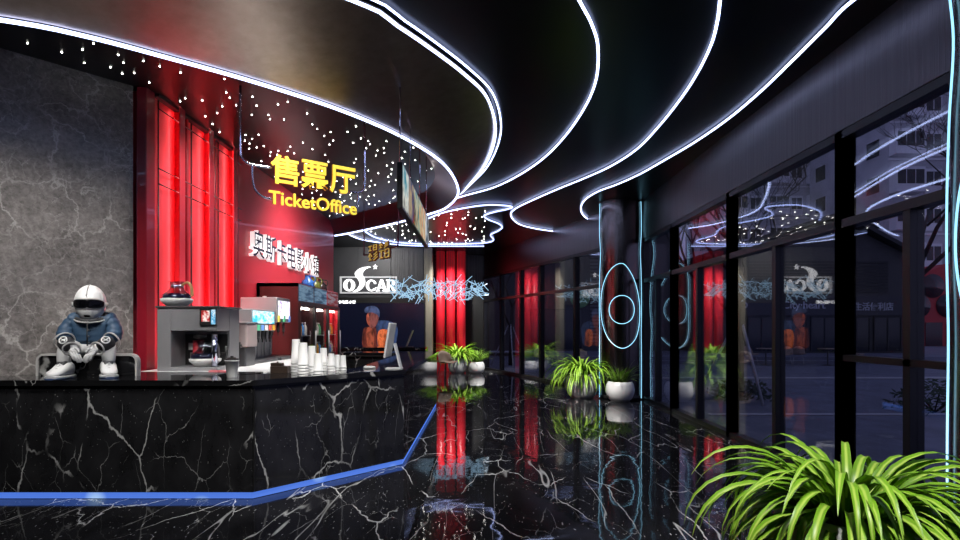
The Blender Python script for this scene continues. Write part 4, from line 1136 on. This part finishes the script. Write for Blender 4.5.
# legs
V = [(0,0,.27),(-.11,-.01,.275),(-.175,-.17,.285),(-.18,-.185,.17),(-.18,-.17,.08),(.11,-.01,.275),(.175,-.17,.285),(.18,-.185,.17),(.18,-.17,.08)]
me = skin(V, [(0,1),(1,2),(2,3),(3,4),(0,5),(5,6),(6,7),(7,8)], [(.10,.075),.085,.075,.060,.052,.085,.075,.060,.052], 2)
me.materials.append(M['glove']); link('trousers', me, st_)
# cuffs and gloves with five fingers
for sx in (-1, 1):
    V = [(sx*.19,-.115,.345),(sx*.15,-.20,.315),(sx*.115,-.245,.285)]
    me = skin(V, [(0,1),(1,2)], [.082,.074,.060], 2); me.materials.append(M['cuff']); cf = link('cuff', me, st_)
    d = (Vector(V[2])-Vector(V[0])).normalized(); u = d.orthogonal().normalized(); v2 = d.cross(u)
    for P, rr in ((Vector(V[0]), .083), (Vector(V[2])+d*.02, .062)):
        MB().tube([P+u*rr*math.cos(a)+v2*rr*math.sin(a) for a in [2*PI*k/24 for k in range(24)]], .008, 6, True, True).build('cuff_trim', M['grey'], cf)
    c = Vector((sx*.168,-.250,.358)); nn = Vector((sx*.25,-.9,.35)).normalized(); e1 = Vector((0,0,1)).cross(nn).normalized(); e2 = nn.cross(e1)
    pt = MB().tube([c+e1*.033*math.cos(a)+e2*.033*math.sin(a) for a in [2*PI*k/22 for k in range(22)]], .006, 6, True, True)
    pt.tube([c-e1*.02+e2*.012, c+e1*.02-e2*.012], .006, 6).tube([c-e1*.02-e2*.012, c+e1*.02+e2*.012], .006, 6)
    pt.build('round_patch', M['white'], cf)
    wv = Vector((sx*.105,-.255,.28)); pc = Vector((sx*.075,-.285,.245))
    V = [tuple(wv), tuple(pc)]; Ed = [(0,1)]; R = [(.045,.034),(.045,.030)]
    for q in range(4):
        spread = (q-1.5)*.022
        b = pc+Vector((-sx*.012+sx*spread*.9,-.014-.004*q,-.008+spread*.25)); Lf = (.048,.056,.052,.042)[3-q]
        k1 = b+Vector((-sx*.30,-.45,-.55)).normalized()*Lf*.75; k2 = k1+Vector((-sx*.35,.05,-.85)).normalized()*Lf*.75; k3 = k2+Vector((-sx*.25,.35,-.8)).normalized()*Lf*.5
        i = len(V); V += [tuple(b), tuple(k1), tuple(k2), tuple(k3)]; Ed += [(1,i),(i,i+1),(i+1,i+2),(i+2,i+3)]; R += [.0125,.0125,.0115,.009]
    i = len(V); tb = wv+Vector((-sx*.035,-.02,-.0)); V += [tuple(tb), tuple(tb+Vector((-sx*.035,-.035,-.01))), tuple(tb+Vector((-sx*.045,-.05,-.04)))]; Ed += [(0,i),(i,i+1),(i+1,i+2)]; R += [.016,.0135,.010]
    me = skin(V, Ed, R, 2); me.materials.append(M['glove']); link('glove', me, st_)
# sneakers
def sneaker(sx):
    s = thing_part('sneaker', (sx*.18, -.20, 0), sx*.28)
    def sec(y, w, z0, z1, k=1.0, n=18):
        return [(w*math.copysign(abs(math.cos(a))**.75, math.cos(a)), y, z0+(z1-z0)*(.5+.5*math.copysign(abs(math.sin(a))**.8, math.sin(a)))) for a in [2*PI*q/n for q in range(n)]]
    up = MB().rings([sec(.10,.035,.03,.10), sec(.09,.055,.025,.145), sec(.05,.066,.025,.165), sec(0,.068,.025,.155), sec(-.05,.066,.025,.125), sec(-.10,.068,.025,.095), sec(-.14,.064,.025,.080), sec(-.165,.045,.027,.065), sec(-.175,.02,.03,.05)]).build('upper', M['white'], s)
    MB().rings([sec(.115,.04,0,.035), sec(.10,.065,0,.04), sec(.0,.075,0,.036), sec(-.1,.078,0,.036), sec(-.16,.066,0,.04), sec(-.185,.035,.004,.036)]).build('midsole', M['glove'], s)
    MB().rings([sec(.117,.042,-.001,.014), sec(.10,.067,-.001,.014), sec(-.1,.080,-.001,.014), sec(-.162,.068,-.001,.014), sec(-.188,.036,-.001,.014)]).build('outsole', M['sole'], s)
    MB().rings([sec(.06,.045,.14,.168), sec(.02,.047,.145,.175), sec(-.02,.042,.13,.168), sec(-.05,.030,.11,.138)]).build('tongue', M['cuff'], s)
    for k in range(4):
        y = -.045-.022*k; z = .130-.017*k
        MB().tube([(-.038,y,z-.012),(0,y-.004,z+.006),(.038,y,z-.012)], .006, 6).build('lace', M['white'], s)
    return s
def thing_part(name, loc, rz):
    o = bpy.data.objects.new(name, None); COL.objects.link(o); o.parent = st_; o.location = loc; o.rotation_euler = (0,0,rz); return o
for sx in (-1, 1): sneaker(sx)
# helmet: plain rounded full-face crash helmet with a wide dark visor
hz, hy = .715, -.045
def hp(az, el, k=1.0):
    """point on the helmet shell: az 0 faces the viewer, el is elevation"""
    x = math.sin(az)*math.cos(el); y = -math.cos(az)*math.cos(el); z = math.sin(el)
    low = max(0, -z); chin = max(0, math.cos(az))**2*low
    return Vector((x*.130*(1-.22*low*low)*k, hy+(y*.150*(1+.14*chin))*k, hz+z*(.172 if z > 0 else .195)*k))
mb = MB(); N1, N2 = 40, 22
G = [[mb.bm.verts.new(hp(2*PI*i/N1, -1.25+(PI/2+1.25-.02)*j/N2)) for i in range(N1)] for j in range(N2+1)]
for j in range(N2):
    for i in range(N1):
        f = mb.bm.faces.new((G[j][i], G[j][(i+1) % N1], G[j+1][(i+1) % N1], G[j+1][i])); f.smooth = True
mb.bm.faces.new(G[-1]); mb.bm.faces.new(G[0][::-1])
hm = mb.build('helmet', M['white'], st_)
def patch(a0, a1, e0, e1, k, name, m, par, sag=.12):
    mb = MB(); n1, n2 = 24, 8
    G = []
    for j in range(n2+1):
        v = j/n2; row = []
        for i in range(n1+1):
            u = -1+2*i/n1; sh_ = (1-abs(u)**4*.55)
            row.append(mb.bm.verts.new(hp((a0+a1)/2+u*(a1-a0)/2, (e0+e1)/2+(v-.5)*(e1-e0)*sh_, k)))
        G.append(row)
    for j in range(n2):
        for i in range(n1):
            f = mb.bm.faces.new((G[j][i], G[j][i+1], G[j+1][i+1], G[j+1][i])); f.smooth = True
    bmesh.ops.solidify(mb.bm, geom=mb.bm.faces[:], thickness=.004)
    return mb.build(name, m, par)
patch(-1.25, 1.25, -.34, .20, 1.025, 'visor_rim', M['grey'], hm)
patch(-1.18, 1.18, -.29, .15, 1.045, 'visor', M['visor'], hm)
for sx in (-1, 1): MB().lathe([(0,0),(.026,0),(.022,.012),(0,.014)], seg=18).build('visor_hinge', M['grey'], hm, (sx*.136, hy-.01, hz-.02)).rotation_euler = (0, sx*PI/2, 0)
patch(-.30, .30, -.80, -.66, 1.02, 'chin_vent', M['visor'], hm)
MB().tube([hp(.0, e, 1.01) for e in [.35+1.2*k/10 for k in range(11)]], .006, 6).build('seam', M['grey'], hm)
MB().lathe([(.095,.56),(.10,.60),(.085,.63),(.08,.60)], (0,-.02,0), 24).build('neck', M['cuff'], st_)
# ================================================================== LIGHT, SKY, CAMERA
def spot(loc, aim, w, cone, size=.12, col=(1,1,1), blend=.6):
    l = bpy.data.lights.new('spot', 'SPOT'); l.energy = w; l.spot_size = math.radians(cone); l.spot_blend = blend
    l.shadow_soft_size = size; l.color = col
    o = bpy.data.objects.new('spot_lamp', l); COL.objects.link(o); o.location = loc
    o.rotation_euler = (Vector(aim)-Vector(loc)).to_track_quat('-Z', 'Y').to_euler()
WHT = (1,.97,.93)

spot((-2.6, 3.6, 4.2), (-3.75, 5.4, 1.5), 150, 34, .15, WHT)          # statue
spot((-3.6, 3.9, 3.9), (-4.4, 6.0, 1.3), 250, 75, .25, WHT, 1)           # stone wall
spot((-2.6, 4.3, 4.2), (-3.15, 6.2, 1.2), 300, 40, .2, WHT)           # coffee machine
spot((-2.3, 6.6, 4.2), (-3.0, 7.5, 1.1), 650, 55, .2, WHT)            # soda machines, white worktop
spot((-2.0, 8.2, 4.2), (-3.3, 10.8, 1.4), 330, 60, .2, WHT)           # fridges
spot((-.6, 3.9, 4.2), (-1.7, 5.7, 1.1), 250, 48, .15, WHT)            # cups
spot((-2.4, 10.5, 4.2), (-3.8, 11.2, 2.4), 420, 130, .4, WHT, 1)         # wall letters
spot((-2.4, 7.0, 4.2), (-3.9, 7.6, 2.3), 190, 90, .25, WHT)           # red panels
spot((-2.8, 2.2, 4.25), (-2.8, 5.0, .5), 300, 70, .3, WHT)            # counter front
spot((-.2, 3.6, 4.25), (-.9, 6.6, .6), 260, 60, .3, WHT)              # counter bend
spot((1.2, 1.3, 4.25), (1.7, 2.75, .8), 620, 40, .1, WHT)             # near plant
spot((1.2, 9.0, 4.25), (2.3, 12.2, .4), 1500, 24, .1, WHT)            # plants at the column
spot((1.15, 16.7, 4.25), (-.4, 19.2, .4), 1700, 34, .1, WHT)            # far plants
spot((-1.0, 18.4, 4.25), (-1.05, 20.2, 1.9), 700, 75, .1, WHT)        # red columns
spot((-3.6, 16.2, 4.25), (-3.6, 19.1, 2.6), 380, 100, .25, WHT)        # back wall
spot((-.95, 17.9, 4.25), (-1.03, 17.45, .6), 420, 40, .1, WHT)         # spot added to brighten the chair, no fixture there
spot((-1.4, 3.2, 4.25), (-2.2, 5.2, 1.1), 200, 34, .1, WHT)         # added spot that lifts the lidded cup out of the dark
spot((.8, 5.5, 4.28), (.8, 5.6, 0), 260, 110, .3, WHT)                # added spots, general light to bring up the floor
spot((.9, 10.0, 4.28), (.9, 10.1, 0), 260, 110, .3, WHT)  # second spot added for the floor
w = bpy.data.worlds.new('dusk'); S.world = w; w.use_nodes = True
t = w.node_tree; bg = t.nodes['Background']
tc = t.nodes.new('ShaderNodeTexCoord'); sx = t.nodes.new('ShaderNodeSeparateXYZ'); t.links.new(tc.outputs['Generated'], sx.inputs[0])
c = ramp(t, sx.outputs[2], .0, .5, (.17,.17,.30,1), (.09,.10,.19,1))
t.links.new(c, bg.inputs[0]); bg.inputs[1].default_value = 2.0
cam = bpy.data.cameras.new('camera'); co = bpy.data.objects.new('camera', cam); COL.objects.link(co)
co.location = (0, 0, CH); co.rotation_euler = (PI/2, 0, 0)
cam.sensor_width = 36; cam.lens = 36*FL/960; cam.shift_y = (HY-270)/960; cam.clip_start = .05; cam.clip_end = 400
S.camera = co
vs_ = S.view_settings; vs_.view_transform = 'Standard'; vs_.look = 'None'; vs_.exposure = 0; vs_.gamma = 1; vs_.use_curve_mapping = False
S.cycles.use_denoising = True; S.cycles.max_bounces = 10; S.cycles.transparent_max_bounces = 24
S.cycles.sample_clamp_indirect = 6; S.cycles.caustics_reflective = False; S.cycles.caustics_refractive = False
